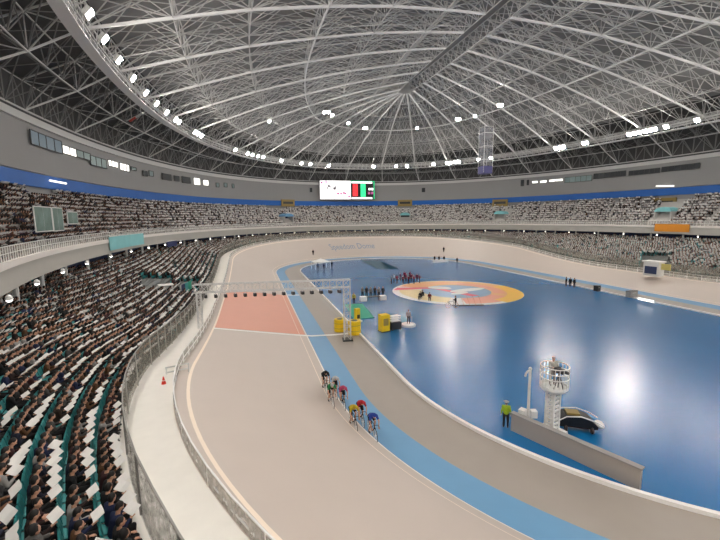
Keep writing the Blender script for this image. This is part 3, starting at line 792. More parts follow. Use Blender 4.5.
def seated(lean, arms, face):
    J = dict(SEAT); c = lean
    J.update(chest=(0, .02+c*.6, .87), neck=(0, .03+c, 1.04), head=(0, .07+c*1.15, 1.185), shoL=(-.17, .02+c*.8, .955), shoR=(.17, .02+c*.8, .955), face=face)
    J.update(arms); return J
READ = dict(elbL=(-.25, .14, .74), elbR=(.25, .14, .74), wriL=(-.17, .35, .80), wriR=(.17, .35, .80), handL=(-.13, .47, .84), handR=(.13, .47, .84))
KNEE = dict(elbL=(-.27, .1, .72), elbR=(.27, .1, .72), wriL=(-.15, .33, .665), wriR=(.15, .33, .665), handL=(-.13, .46, .64), handR=(.13, .46, .64))
CROSS = dict(elbL=(-.25, .12, .74), elbR=(.25, .12, .74), wriL=(-.03, .27, .8), wriR=(.03, .3, .76), handL=(.08, .29, .82), handR=(-.08, .31, .78))
PR = [human(seated(.05, READ, (0, 1, -.45))), human(seated(.12, READ, (.15, 1, -.7))), human(seated(.03, READ, (-.3, 1, -.2)))]
PK = [human(seated(.04, KNEE, (.1, 1, -.15))), human(seated(.1, CROSS, (.5, 1, -.1)))]
STD = dict(pel=(0, 0, .95), hipL=(-.09, 0, .9), hipR=(.09, 0, .9), kneL=(-.11, .02, .5), kneR=(.11, .02, .5), ankL=(-.12, -.02, .09), ankR=(.12, -.02, .09), toeL=(-.14, .12, .042), toeR=(.14, .12, .042), chest=(0, .01, 1.28), neck=(0, .01, 1.46), head=(0, .03, 1.61), shoL=(-.18, 0, 1.385), shoR=(.18, 0, 1.385), face=(0, 1, -.05))
DOWN = dict(elbL=(-.25, -.02, 1.11), elbR=(.25, -.02, 1.11), wriL=(-.27, .06, .87), wriR=(.27, .06, .87), handL=(-.27, .09, .76), handR=(.27, .09, .76), palm=(1, 0, 0))
FWD = dict(elbL=(-.25, .1, 1.13), elbR=(.25, .1, 1.13), wriL=(-.16, .33, 1.2), wriR=(.16, .33, 1.2), handL=(-.13, .44, 1.22), handR=(.13, .44, 1.22))
S1 = human({**STD, **DOWN}, fine=.25); S2 = human({**STD, **FWD}, fine=.25)

# seat prototype meshes
def arc_sheet(w, pts, t):
    mb = MB(); n = len(pts)
    A = [(-w/2, y, z) for y, z in pts]; Bq = [(w/2, y, z) for y, z in pts]
    d = Vector((0, -t, -t)); mb.strip(A, Bq); A2 = [tuple(Vector(a)+d*.7) for a in A]; B2 = [tuple(Vector(b)+d*.7) for b in Bq]
    mb.strip(B2, A2); mb.strip(Bq, B2); mb.strip(A2, A); mb.add([A[0], Bq[0], B2[0], A2[0]], [(0, 1, 2, 3)]); mb.add([A[-1], Bq[-1], B2[-1], A2[-1]], [(0, 1, 2, 3)])
    return mb
pan_me = arc_sheet(.44, [(-.2, .425), (-.1, .41), (.05, .412), (.17, .43), (.23, .415)], .04).mesh('seat_pan', M['teal'])
back_me = arc_sheet(.45, [(-.195, .5), (-.215, .6), (-.235, .72), (-.255, .83), (-.28, .87)], .035).mesh('backrest', M['teal'])
ped_me = MB().box((0, -.02, .19), (.06, .22, .38)).box((0, -.02, .015), (.2, .3, .03)).mesh('pedestal', M['steel'])
def paper_mb(sc_=1):
    mb = MB()
    for s in (-1, 1):
        A = [(0, .43, .815), (0, .56, .99)]; B_ = [(s*.24, .405, .83), (s*.24, .535, 1.005)]
        n = Vector((0, -.006, .005)); mb.strip(A, B_); mb.strip([tuple(Vector(a)+n) for a in A], [tuple(Vector(b)+n) for b in B_]); mb.strip(B_, [tuple(Vector(b)+n) for b in B_]); mb.strip(A, [tuple(Vector(b)+n) for b in A])
    return mb
paper_me = MB()
for s in (-1, 1):
    paper_me.strip([(0, .395, .83), (0, .645, .97)], [(s*.21, .38, .86), (s*.21, .63, 1.0)]); paper_me.strip([(0, .395, .837), (0, .645, .977)], [(s*.21, .38, .867), (s*.21, .63, 1.007)])
    paper_me.strip([(s*.21, .38, .86), (s*.21, .63, 1.0)], [(s*.21, .38, .867), (s*.21, .63, 1.007)])
paper_me = paper_me.mesh('racing_paper', M['paper'])

# ------------------------------------------------------------------ places in the stands
def inframe(p, mx=60): x, y, w = proj(p); return -mx < x < 720+mx and -20 < y < 540+mx
low = []        # (dist, row, pos, heading, q)
SP = .66
for k in range(KMAX):
    e = k*RP+.62; q = 0.
    while q < QT:
        d = ds(q)+e; x, y, nx, ny, b = stad(q, d); z, E = stand_z(q, k*RP)
        onarc = not (q < QL or QL+QA <= q < 2*QL+QA)
        if e < E-.4 and inframe((x, y, z+.8), 90):
            low.append(((Vector((x, y, z+.8))-CAM).length, k, (x, y, z), math.atan2(-ny, -nx)-PI/2, q))
        q += SP*(R/(R+d) if onarc else 1)
def blocked(p):       # clear spots: gangway landing with the white table, teal wall, white booth
    px, py, w = proj((p[0], p[1], p[2]+.5))
    if 137 < px < 172 and 276 < py < 292 and w < 90: return True
    if 176 < px < 197 and 279 < py < 294 and w < 80: return True
    if 640 < px < 671 and 254 < py < 276: return True
    return False
low = [s for s in low if not blocked(s[2]) and all((s[2][0]-c[0])**2+(s[2][1]-c[1])**2 > .75 for c in COLS)]
low.sort(key=lambda s: s[0])
turn = [(.34+rng.normal()*.22 if s[2][0] < -20 and s[2][1] < 20 else rng.normal()*.25) for s in low]
occ = [rng.random() < .88 for _ in low]
cloths = [(.012, .012, .014), (.012, .012, .014), (.02, .02, .022), (.03, .014, .012), (.06, .018, .02), (.014, .018, .04), (.02, .03, .09), (.09, .085, .08), (.04, .025, .015), (.15, .07, .03), (.012, .012, .014), (.5, .49, .47)]
cname = ['black', 'black', 'charcoal', 'dark brown', 'maroon', 'dark navy', 'blue', 'grey', 'brown', 'tan', 'black', 'white']
ORD = ['first', 'second', 'third', 'fourth', 'fifth', 'sixth', 'seventh', 'eighth', 'ninth', 'tenth', 'eleventh', 'twelfth', 'thirteenth', 'fourteenth', 'fifteenth', 'sixteenth', 'seventeenth', 'eighteenth', 'nineteenth']
TENS = {20: 'twent', 30: 'thirt', 40: 'fort', 50: 'fift', 60: 'sixt', 70: 'sevent', 80: 'eight', 90: 'ninet'}
def ordn(n):
    if n <= 19: return ORD[n-1]
    t, u = n//10*10, n % 10
    return TENS[t]+('ieth' if u == 0 else 'y-'+ORD[u-1])
strict = [i for i, s in enumerate(low) if -8 < proj((s[2][0], s[2][1], s[2][2]+.8))[0] < 728 and proj((s[2][0], s[2][1], s[2][2]+.8))[1] < 548]
near = strict[:322]
nset = set(near)
byrow = {}
for i in near: byrow.setdefault(low[i][1], []).append(i)
idx = {}
for k, li in byrow.items():
    li.sort(key=lambda i: (low[i][4]+QT/2) % QT)
    for n, i in enumerate(li): idx[i] = n+1
seat_root = {}
npers = npap = nseat = 0
paper_spots, paper_near = [], 0
proto = {}
for i in near:
    dist, k, p, hd, q = low[i]
    where = '%s row from the net fence, %s from the near end' % (ordn(k+1), ordn(idx[i]))
    if nseat < 300:
        t = thing('stadium_seat', 'teal seat, '+where, 'seat', p, hd, 'teal seats of the lower left stand'); t.scale = (PS_,)*3
        obj('seat_pan', pan_me, t); obj('backrest', back_me, t); obj('pedestal', ped_me, t); nseat += 1
    if occ[i] and npers < 300:
        ci = int(rng.integers(len(cloths))); reads = rng.random() < .82
        P = PR[int(rng.integers(3))] if reads else PK[int(rng.integers(2))]
        hd2 = hd+turn[i]; mk_person(P, 'person', 'spectator in %s %s, %s' % (cname[ci], 'reading' if reads else 'watching', where), p, hd2, cloths[ci], cloths[int(rng.integers(3))], 'spectators of the lower left stand')
        npers += 1
        if reads:
            o = obj('racing_paper', paper_me, None, None, p, hd2); o.scale = (PS_,)*3; tag(o, 'white racing paper, '+where, 'paper', 'racing papers of the lower left stand')

# everyone farther off: one crowd, one set of seats, one lot of papers
def template(parts):
    V, Fc, C = [], [], []
    for mb, c in parts:
        b = len(V); V += mb.v; Fc += [tuple(b+i for i in f) for f in mb.f]; C += [c]*len(mb.v)
    return np.array(V), Fc, np.array(C)
def replicate(tpls, pos, heads, which, colors, name, m):
    """one mesh of many copies; colours[i][region] gives each copy's colours"""
    VV, CC, LI, LS, off = [], [], [], [], 0
    for j, (V, Fc, Cr) in enumerate(tpls):
        sel = np.where(which == j)[0]
        if not len(sel): continue
        V = V*PS_
        c, s = np.cos(heads[sel]), np.sin(heads[sel])
        X = V[None, :, 0]*c[:, None]-V[None, :, 1]*s[:, None]+pos[sel, 0][:, None]; Y = V[None, :, 0]*s[:, None]+V[None, :, 1]*c[:, None]+pos[sel, 1][:, None]; Z = V[None, :, 2]+pos[sel, 2][:, None]
        VV.append(np.stack([X, Y, Z], 2).reshape(-1, 3))
        if colors is not None: CC.append(colors[sel][:, Cr].reshape(-1, 3))
        fl = np.concatenate([np.array(f) for f in Fc]); ln = np.array([len(f) for f in Fc]); n = len(V)
        LI.append((fl[None]+(off+np.arange(len(sel))*n)[:, None]).reshape(-1)); LS.append(np.tile(ln, len(sel))); off += n*len(sel)
    VV, LI, LS = np.concatenate(VV), np.concatenate(LI), np.concatenate(LS)
    me = bpy.data.meshes.new(name); me.vertices.add(len(VV)); me.vertices.foreach_set('co', VV.astype(np.float32).ravel())
    me.loops.add(len(LI)); me.loops.foreach_set('vertex_index', LI.astype(np.int32)); me.polygons.add(len(LS))
    st = np.concatenate([[0], np.cumsum(LS)[:-1]]); me.polygons.foreach_set('loop_start', st.astype(np.int32)); me.polygons.foreach_set('loop_total', LS.astype(np.int32))
    me.update(calc_edges=True); me.validate()
    if colors is not None:
        CC = np.concatenate(CC); a = me.color_attributes.new('Col', 'FLOAT_COLOR', 'POINT'); a.data.foreach_set('color', np.c_[CC, np.ones(len(CC))].astype(np.float32).ravel())
    me.materials.append(m); return obj(name, me)
def lowfig(arm):
    tor = MB(); tor.tube((0, 0, .45), (0, .04, .98), .17, 6, .19); tor.ball((0, .04, .97), (.2, .12, .09), 6, 4)
    for s in (-1, 1):
        tor.tube((s*.2, .04, .96), (s*.25, .12, .74), .06, 4, .055); tor.tube((s*.25, .12, .74), (s*.16, .34, .8 if arm else .66), .055, 4, .045)
    hd = MB().ball((0, .115, 1.16), (.08, .095, .12), 7, 5); ha = MB().ball((0, .07, 1.2), (.105, .115, .135), 7, 5)
    hn = MB()
    for s in (-1, 1): hn.box((s*.15, .38, .81 if arm else .66), (.05, .07, .03))
    lg = MB()
    for s in (-1, 1): lg.tube((s*.09, 0, .53), (s*.12, .44, .52), .09, 4, .075); lg.tube((s*.12, .44, .52), (s*.12, .42, .04), .07, 4, .055); lg.box((s*.12, .48, .04), (.09, .22, .08))
    return template([(tor, 0), (hd, 1), (ha, 2), (hn, 1), (lg, 3)])
TP = [lowfig(1), lowfig(0)]
def seat_tpl():
    return template([(MB().box((0, 0, .40), (.44, .42, .05)).box((0, -.235, .68), (.45, .05, .38), 0, 0, .12).box((0, -.02, .19), (.06, .22, .38)), 0)])
ST = [seat_tpl()]
PTm = MB()
for s in (-1, 1): PTm.add([(0, .40, .88), (0, .64, 1.08), (s*.25, .62, 1.11), (s*.25, .38, .91)], [(0, 1, 2, 3)]); PTm.add([(0, .40, .887), (0, .64, 1.087), (s*.25, .62, 1.117), (s*.25, .38, .917)], [(0, 1, 2, 3)])
PT = [template([(PTm, 0)])]

ppos, phead, pocc, up = [], [], [], []
spos, shead, scol = [], [], []
cnt = 0; pcount = 0
seen_seats = set(near[:300]); 
for i, s in enumerate(low):
    if i in nset and near.index(i) < 300: pass
    else: spos.append(s[2]); shead.append(s[3]); scol.append(0)
used_p = 0
for i, s in enumerate(low):
    if i in nset:
        if occ[i]:
            used_p += 1
            if used_p <= 300: continue
        else: continue
    if occ[i]: ppos.append((s[2][0]+rng.normal()*.04, s[2][1]+rng.normal()*.04, s[2][2])); phead.append(s[3]+turn[i]); up.append(0)
nl = len(ppos)
# upper tier
for k in range(NU):
    z = ZU0+(ZU1-ZU0)*k/(NU-1); f = (k+.88)/NU
    a, b = PA+.3+(BA-PA-.4)*f, PB+.3+(BB-PB-.4)*f
    Pn = 6000; pr = None; acc = 0
    for i in range(Pn):
        t = T0+(T1-T0)*i/Pn; x, y = ell(a, b, t)
        if pr is not None:
            acc += math.hypot(x-pr[0], y-pr[1])
            if acc > .6:
                acc = 0
                px, py, w = proj((x, y, z+.8))
                if -70 < px < 800 and -20 < py < 560:
                    def clash():
                        if 30 < px < 79 and k < 2: return True
                        if k == NU-1 and any(abs(px-c) < 9 for c in (288, 405, 500, 664)): return True
                        for p_, n_ in EXITS:
                            v = Vector((x-p_.x, y-p_.y)); u = v.dot(n_.xy); l_ = abs(v.x*n_.y-v.y*n_.x)
                            if l_ < 2.7 and -4.2 < u < 2.2: return True
                            if l_ < 4.2 and k >= NU-2: return True
                        return False
                    if clash(): pass
                    else:
                        n = inward((x, y), PA, PB); hd = facing(n); aisle = int(i/Pn*40) != int((i+9)/Pn*40)
                        if not aisle:
                            spos.append((x, y, z)); shead.append(hd); scol.append(1)
                            if rng.random() < (.92 if px < 130 else .66): ppos.append((x, y, z)); phead.append(hd+rng.normal()*.25); up.append(1)
        pr = (x, y)
ppos, phead, up = np.array(ppos), np.array(phead), np.array(up); NPp = len(ppos)
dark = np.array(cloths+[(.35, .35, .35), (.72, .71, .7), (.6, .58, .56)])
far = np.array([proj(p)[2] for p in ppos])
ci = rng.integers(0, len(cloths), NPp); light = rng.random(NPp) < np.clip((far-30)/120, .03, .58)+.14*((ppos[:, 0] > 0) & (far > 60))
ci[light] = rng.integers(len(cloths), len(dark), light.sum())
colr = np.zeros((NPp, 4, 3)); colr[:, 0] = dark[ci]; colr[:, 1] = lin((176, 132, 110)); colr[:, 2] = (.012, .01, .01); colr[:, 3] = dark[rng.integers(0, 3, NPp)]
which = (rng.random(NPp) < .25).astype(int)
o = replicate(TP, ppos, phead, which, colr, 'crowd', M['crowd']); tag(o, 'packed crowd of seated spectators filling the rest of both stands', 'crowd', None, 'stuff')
rd_ = (which == 0) & (rng.random(NPp) < .93); pw = ((ppos[:, 0] > -15) | (ppos[:, 1] > 40)).astype(int)
PS = MB()
for s in (-1, 1): PS.add([(0, .47, .82), (0, .58, 1.12), (s*.25, .56, 1.12), (s*.25, .45, .82)], [(0, 1, 2, 3)]); PS.add([(0, .477, .82), (0, .587, 1.12), (s*.25, .567, 1.12), (s*.25, .457, .82)], [(0, 1, 2, 3)])
PT.append(template([(PS, 0)]))
o = replicate(PT, ppos[rd_], phead[rd_], pw[rd_], None, 'crowd_papers', M['paper']); tag(o, 'white racing papers in the hands of the distant crowd', 'papers', None, 'stuff')
scol = np.array(scol); sc3 = np.where(scol[:, None] == 0, np.array(lin((64, 156, 158)))[None], np.array(lin((232, 228, 226)))[None])[:, None, :]
o = replicate(ST, np.array(spos), np.array(shead), np.zeros(len(spos), int), sc3, 'distant_seating', M['crowd']); tag(o, 'rows of teal lower seats and pale upper seats farther along both stands', 'seats', None, 'stuff')
print('COUNTS', nseat, npers, len(spos), NPp)

# ------------------------------------------------------------------ finish gantry
gR, gL = at(347.5, 340, 0), at(201, 331, 2.0)
ztop = None
for i in range(400):
    z = 3+i*.02
    if proj((gR.x, gR.y, z))[1] < 279.5: ztop = z; break
root = thing('finish_gantry', 'white lattice gantry spanning the track beside the finish line', 'gantry', tuple(gR))
ax = (gL-gR); ax.z = 0; axn = ax.normalized(); nrm = Vector((-axn.y, axn.x, 0)); hw = .45
def lattice(root, p, q, up_, side, h, w, name, m, r=.06, nb=10):
    ch, lc = MB(), MB(); d = q-p
    c = [(side*w*.5+up_*h*.5), (side*-w*.5+up_*h*.5), (side*-w*.5+up_*-h*.5), (side*w*.5+up_*-h*.5)]
    for k in c: ch.tube(p+k, q+k, r, 6)
    for i in range(nb):
        a, b = p+d*(i/nb), p+d*((i+1)/nb)
        for k in range(4):
            lc.tube(a+c[k], b+c[(k+1) % 4], r*.55); lc.tube(a+c[k], a+c[(k+1) % 4], r*.55)
    o = ch.build(name, m, root, world=True); lc.build('lacing', m, o, world=True) if False else lc.build('lacing', m, root, world=True)
Z = Vector((0, 0, 1))
lattice(root, gR+Z*(ztop-.45)-axn*.4, Vector((gL.x, gL.y, 0))+Z*(ztop-.45)+axn*.5, Z, nrm, .9, .8, 'beam', M['steel'], .05, 22)
lattice(root, gR+Z*.1, gR+Z*(ztop-.9), axn, nrm, .75, .7, 'leg', M['steel'], .055, 8)
lattice(root, gL, Vector((gL.x, gL.y, ztop-.9)), axn, nrm, .45, .45, 'leg', M['steel'], .045, 7)
MB().box(tuple(gR+Z*.08), (1.2, 1.2, .16), math.atan2(axn.y, axn.x)).build('base_plate', M['dark_metal'], root, world=True)
for i in range(15):
    p = gR.lerp(Vector((gL.x, gL.y, 0)), (i+.8)/15.5); p.z = ztop-.9
    u = thing('track_camera', 'small dark camera hanging under the beam of the finish gantry', 'camera', (p.x, p.y, ztop-1.55), 0, 'cameras under the gantry beam')
    MB().box((0, 0, .18), (.3, .55, .34), .2).build('body', M['dark_metal'], u); MB().tube((0, -.26, .16), (0, -.42, .14), .09, 8).build('lens', M['black'], u); MB().tube((0, 0, .35), (0, 0, .62), .035).build('hanger', M['steel'], u)
# yellow padding rolls at the gantry foot
def roll(px, py, r, h, label, rz=0):
    p = at(px, py, 0); o = thing('crash_mat', label, 'mat', (p.x, p.y, 0), rz, None)
    MB().lathe([(r*.92, 0), (r, .06), (r, h-.06), (r*.92, h)], n=16).build('pad', M['yellow'], o, smooth=False)
    for z in (h*.3, h*.7): MB().ring((0, 0, z), r+.01, .03, 'Z', 16, 4).build('strap', M['gold'], o)
    MB().lathe([(r*.5, h), (r*.5, h+.02)], n=12).build('core', M['dark_metal'], o)
roll(340, 331, .75, 1.6, 'yellow upright padded roll left of the gantry leg'); roll(354.5, 334, .8, 1.75, 'yellow upright padded roll right of the gantry leg')

# ------------------------------------------------------------------ bicycles and riders
def bike(label, loc, rz, col, group=None):
    t = thing('bicycle', label, 'bicycle', loc, rz, group); t.scale = (1.25,)*3
    BB, RH, FH, ST_, HT, HB = Vector((0, 0, .28)), Vector((0, -.43, .34)), Vector((0, .58, .34)), Vector((0, -.17, .88)), Vector((0, .40, .84)), Vector((0, .44, .66))
    mb = MB()
    for p, q, r in ((BB, ST_, .018), (ST_-Z*.06, HT, .017), (BB, HB, .02), (HT, HB, .022)): mb.tube(p, q, r, 8)
    for s in (-1, 1): mb.tube(BB+Vector((s*.03, 0, 0)), RH+Vector((s*.06, 0, 0)), .011, 6); mb.tube(ST_+Vector((s*.02, 0, -.08)), RH+Vector((s*.06, 0, 0)), .009, 6)
    f = mb.build('frame', M['cloth'], t, color=col)
    mb = MB()
    for s in (-1, 1): mb.tube(HB+Vector((s*.045, 0, 0)), FH+Vector((s*.045, 0, 0)), .013, 6, .01)
    mb.tube(HB-Vector((.06, 0, 0)), HB+Vector((.06, 0, 0)), .02, 6); mb.build('fork', M['cloth'], t, color=col)
    mb = MB().tube(HT, HT+Vector((0, .1, .03)), .015, 6)
    for s in (-1, 1): mb.path([HT+Vector((0, .1, .03)), HT+Vector((s*.16, .12, .02)), HT+Vector((s*.19, .2, -.03)), HT+Vector((s*.19, .18, -.13)), HT+Vector((s*.19, .07, -.15))], .014, 6)
    mb.build('handlebar', M['dark_metal'], t)
    MB().tube(ST_, ST_+Z*.08, .014, 6).build('seat_post', M['steel_light'], t)
    MB().ball(ST_+Vector((0, -.05, .1)), (.075, .1, .03), 10, 6).ball(ST_+Vector((0, .08, .1)), (.03, .12, .025), 10, 6).build('saddle', M['black'], t)
    for c, nm in ((RH, 'wheel'), (FH, 'wheel')):
        w = MB().ring(c, .325, .016, 'X', 28, 6).build('wheel', M['wheel'], t)
        MB().ring(c, .30, .012, 'X', 24, 4).build('rim', M['steel_light'], w); mb = MB().tube(c-Vector((.05, 0, 0)), c+Vector((.05, 0, 0)), .02, 8)
        for i in range(14): a = 2*PI*i/14; mb.tube(c+Vector((.02*(-1)**i, 0, 0)), c+Vector((0, .3*math.cos(a), .3*math.sin(a))), .004)
        mb.build('spokes', M['steel_light'], w)
    cr = MB().lathe([(.09, -.004), (.09, .004)], n=20).build('chainring', M['steel'], t); cr.location = BB+Vector((.06, 0, 0)); cr.rotation_euler = (0, PI/2, 0)
    MB().tube(BB+Vector((.08, 0, 0)), BB+Vector((.08, .1, .13)), .013).tube(BB-Vector((.08, 0, 0)), BB-Vector((.08, .1, .13)), .013).tube(BB-Vector((.09, 0, 0)), BB+Vector((.09, 0, 0)), .014).box(tuple(BB+Vector((.12, .1, .13))), (.09, .07, .02)).box(tuple(BB+Vector((-.12, -.1, -.13))), (.09, .07, .02)).build('crank', M['steel'], t)
    return t
RIDE = dict(pel=(0, -.2, 1.075), hipL=(-.085, -.16, 1.06), hipR=(.085, -.16, 1.06), chest=(0, .18, 1.25), neck=(0, .33, 1.31), head=(0, .45, 1.36), face=(0, 1, -.12), shoL=(-.17, .26, 1.25), shoR=(.17, .26, 1.25),
            elbL=(-.25, .40, 1.02), elbR=(.25, .40, 1.02), wriL=(-.2, .53, .79), wriR=(.2, .53, .79), handL=(-.19, .62, .74), handR=(.19, .62, .74),
            kneR=(.11, .2, .93), ankR=(.12, .06, .52), toeR=(.12, .16, .455), kneL=(-.11, .12, .66), ankL=(-.12, -.15, .29), toeL=(-.12, -.03, .195), palm=(0, 0, 1))
mir = {}
for k, v in RIDE.items(): mir[(k[:-1]+('R' if k[-1] == 'L' else 'L')) if k[-1] in 'LR' else k] = (-v[0], v[1], v[2])
C1, C2 = human(RIDE, 'short', 'short', .3, False, 1.0), human(mir, 'short', 'short', .3, False, 1.0)
def helmet_me(P):
    hd, HM = P['_hd'], P['_HM']; hm = MB().ball(hd+HM @ Vector((0, -.02, .035)), (.105, .14, .105), 14, 10, HM)
    hm = fuse(hm, 'helmet', M['cloth'], .012, .5); return hm
HL = {id(C1): helmet_me(C1), id(C2): helmet_me(C2)}
riders = [((325, 390), 'black', (.015, .015, .018), (.2, .2, .2)), ((335, 395.5), 'white', (.75, .75, .75), (.05, .05, .05)), ((331, 404), 'green', (.03, .32, .1), (.6, .6, .6)), ((342.5, 406), 'pink', (.75, .1, .22), (.02, .02, .02)),
          ((353, 427), 'yellow', (.8, .6, .03), (.02, .02, .02)), ((360.5, 422), 'red', (.65, .02, .03), (.02, .02, .02)), ((372, 436), 'blue', (.03, .08, .45), (.02, .02, .02))]
for n, ((px, py), cn, top, sh) in enumerate(riders):
    p = at(px, py, .3)
    for _ in range(4):
        # settle on the slope of the track
        best = min(((stad(q, 8)[1]-p.y)**2, q) for q in [QL*i/600 for i in range(600)]); x, y, nx, ny, b = stad(best[1], 0); d = -R-p.x if False else (-p.x-R); p = at(px, py, ztrack(max(0, d), b))
    rz = PI+.02*(-1)**n
    bike('track bicycle under the %s rider' % cn, (p.x, p.y, p.z+.002), rz, sh)
    P = C1 if n % 2 else C2
    cap_col = {'white': (.8, .8, .8), 'green': (.75, .75, .75)}.get(cn, top)
    where = {'black': 'at the back of the bunch', 'white': 'with white helmet behind the green rider', 'green': 'with white helmet in mid bunch', 'pink': 'beside the green rider', 'yellow': 'beside the red rider', 'red': 'beside the yellow rider', 'blue': 'leading on the blue band'}[cn]
    t = mk_person(P, 'person', 'racing cyclist in %s jersey crouched on bicycle, %s' % (cn, where), (p.x, p.y, p.z+.002), rz, top, (.012, .012, .014))
    t.scale = (1.25,)*3
    h = obj('helmet', HL[id(P)], t); h.color = (*cap_col, 1)

# ------------------------------------------------------------------ near infield: guard, pole, lift tower, dark cart, grey block
def stand(px, py, label, top, bottom=(.015, .015, .02), P=None, rz=0, z=0, hat=None, group=None, vest=None, scale=1):
    p = at(px, py, z); t = mk_person(P or S1, 'person', label, (p.x, p.y, z), rz, top, bottom, group)
    if hat: h = MB().ball((0, .01, 1.67), (.095, .115, .085), 12, 8).lathe([(.16, 0), (.17, .012)], (0, .05, 1.66), 14).build('cap', M['cloth'], t, smooth=True); h.color = (*hat, 1)
    return t
stand(505.5, 427.5, 'guard in lime green jacket and white cap standing on the blue floor', (.5, .72, .03), hat=(.85, .85, .85), rz=-.6)
# grey block (roof of the underpass stair)
A_, B_ = at(511.5, 413, 1.25), at(545, 427.5, 1.25)
dirv = (B_-A_); dirv.z = 0; dn = dirv.normalized(); sd = Vector((dn.y, -dn.x, 0))
if sd.y < 0: sd = -sd
B2 = A_+dn*7.5
pl = [A_.xy, B2.xy, (B2+sd*.28).xy, (A_+sd*.28).xy]
bl = thing('barrier_wall', 'low grey barrier wall on the near blue floor beside the guard', 'low wall', (A_.x, A_.y, 0))
MB().prism([tuple(p) for p in pl], 0, 1.2).build('wall', M['safety'], bl, world=True)
mb = MB(); mb.prism([tuple(p) for p in [A_.xy-dn.xy*.06-sd.xy*.06, B2.xy+dn.xy*.06-sd.xy*.06, (B2+sd*.34).xy+dn.xy*.06, (A_+sd*.34).xy-dn.xy*.06]], 1.2, 1.28); mb.build('coping', M['concrete'], bl, world=True)
# camera pole with two white boxes
pp = at(527.5, 426.5, 0)
pz = 0.
top = None
for i in range(300):
    z = 2+i*.02
    if proj((pp.x, pp.y, z))[1] < 369.5: top = z; break
pole = thing('camera_pole', 'tall white pole with hooked camera head behind the low grey wall', 'camera pole', (pp.x, pp.y, pz))
MB().tube((0, 0, .1), (0, 0, top-pz), .1, 10, .085).build('pole', M['white_metal'], pole)
MB().lathe([(.34, 0), (.34, .1), (.16, .18), (.12, 1.2)], n=12).build('foot', M['white_metal'], pole)
MB().path([(0, 0, top-pz-.05), (-.25, -.06, top-pz-.08), (-.42, -.1, top-pz-.22), (-.46, -.1, top-pz-.42)], .06, 6).build('hook_arm', M['white_metal'], pole)
MB().ball((0, 0, top-pz+.04), .12, 10, 6).build('cap', M['white_metal'], pole)
MB().box((-.38, .1, 1.0), (.5, .42, .55), .5).build('control_box', M['white_metal'], pole); MB().box((.34, -.1, .95), (.42, .4, .5), -.3).build('control_box', M['steel_light'], pole)
# lift tower
lp = at(551, 436, 0); bx = at(557.5, 380, 0)
tw = thing('lift_tower', 'white mobile lift tower with round camera basket on the near blue floor', 'lift tower', tuple(lp), .25)
zb_ = zt_ = None
for i in range(600):
    z = 1+i*.02; y = proj((lp.x, lp.y, z))[1]
    if zb_ is None and y < 389: zb_ = z
    if zt_ is None and y < 366: zt_ = z
ch = MB().box((0, 0, .35), (1.2, 1.5, .3)).build('chassis', M['white_metal'], tw)
for sx in (-1, 1):
    for sy in (-1, 1):
        MB().ring((sx*.6, sy*.5, .24), .16, .08, 'X', 16, 6).build('wheel', M['wheel'], tw); MB().tube((sx*.55, sy*.7, .35), (sx*.8, sy*.85, .02), .05, 6).build('outrigger', M['white_metal'], tw)
mb = MB()
for sx in (-1, 1):
    for sy in (-1, 1): mb.box((sx*.3, sy*.26, (zb_+.5)/2), (.13, .13, zb_-.5))
mb.build('mast', M['white_metal'], tw)
mb = MB(); nn = 8
for i in range(nn):
    z = .7+(zb_-.9)*i/nn
    for sy in (-1, 1): mb.box((0, sy*.26, z), (.6, .06, .12))
    for sx in (-1, 1): mb.box((sx*.3, 0, z), (.06, .5, .12))
mb.build('rung', M['white_metal'], tw)
MB().box((0, .0, zb_/2+.3), (.16, .16, zb_-.7)).build('inner_column', M['steel_light'], tw)
bk = MB().lathe([(.3, zb_-.2), (.72, zb_-.05), (.86, zb_+.12), (.86, zb_+.3), (.8, zb_+.3), (.8, zb_+.14), (.0, zb_+.12)], n=28).build('basket', M['white_metal'], tw)
hb = zt_-zb_
for f in (.5, .75, 1.0): MB().ring((0, 0, zb_+.1+hb*f*.95), .85, .035, 'Z', 32, 6).build('hoop', M['white_metal'], bk)
mb = MB()
for i in range(20): a = 2*PI*i/20; mb.tube((.85*math.cos(a), .85*math.sin(a), zb_+.2), (.85*math.cos(a), .85*math.sin(a), zb_+.1+hb*.95), .025)
mb.build('bar', M['white_metal'], bk)
Rz = Matrix.Rotation(.25, 3, 'Z')
o = mk_person(S2, 'person', 'camera operator in white standing in the basket of the lift tower', tuple(lp+Rz @ Vector((.18, .25, zb_+.14))), PI*.9, (.7, .68, .62), (.35, .33, .3))
h = MB().ball((0, .01, 1.67), (.095, .115, .085), 12, 8).build('cap', M['cloth'], o, smooth=True); h.color = (.7, .7, .7, 1)
vc = thing('video_camera', 'black broadcast camera on tripod in the lift tower basket', 'camera', tuple(lp+Rz @ Vector((-.1, -.38, zb_+.14))), .4)
MB().box((0, 0, 1.25), (.26, .6, .3)).build('camera_body', M['black'], vc); MB().tube((0, -.3, 1.25), (0, -.6, 1.24), .09, 10).build('lens', M['black'], vc); MB().box((.18, .1, 1.36), (.14, .2, .14)).build('viewfinder', M['black'], vc)
for a in (.5, 2.6, 4.7): MB().tube((0, 0, 1.1), (.32*math.cos(a), .32*math.sin(a), 0), .035, 6).build('leg', M['black'], vc)
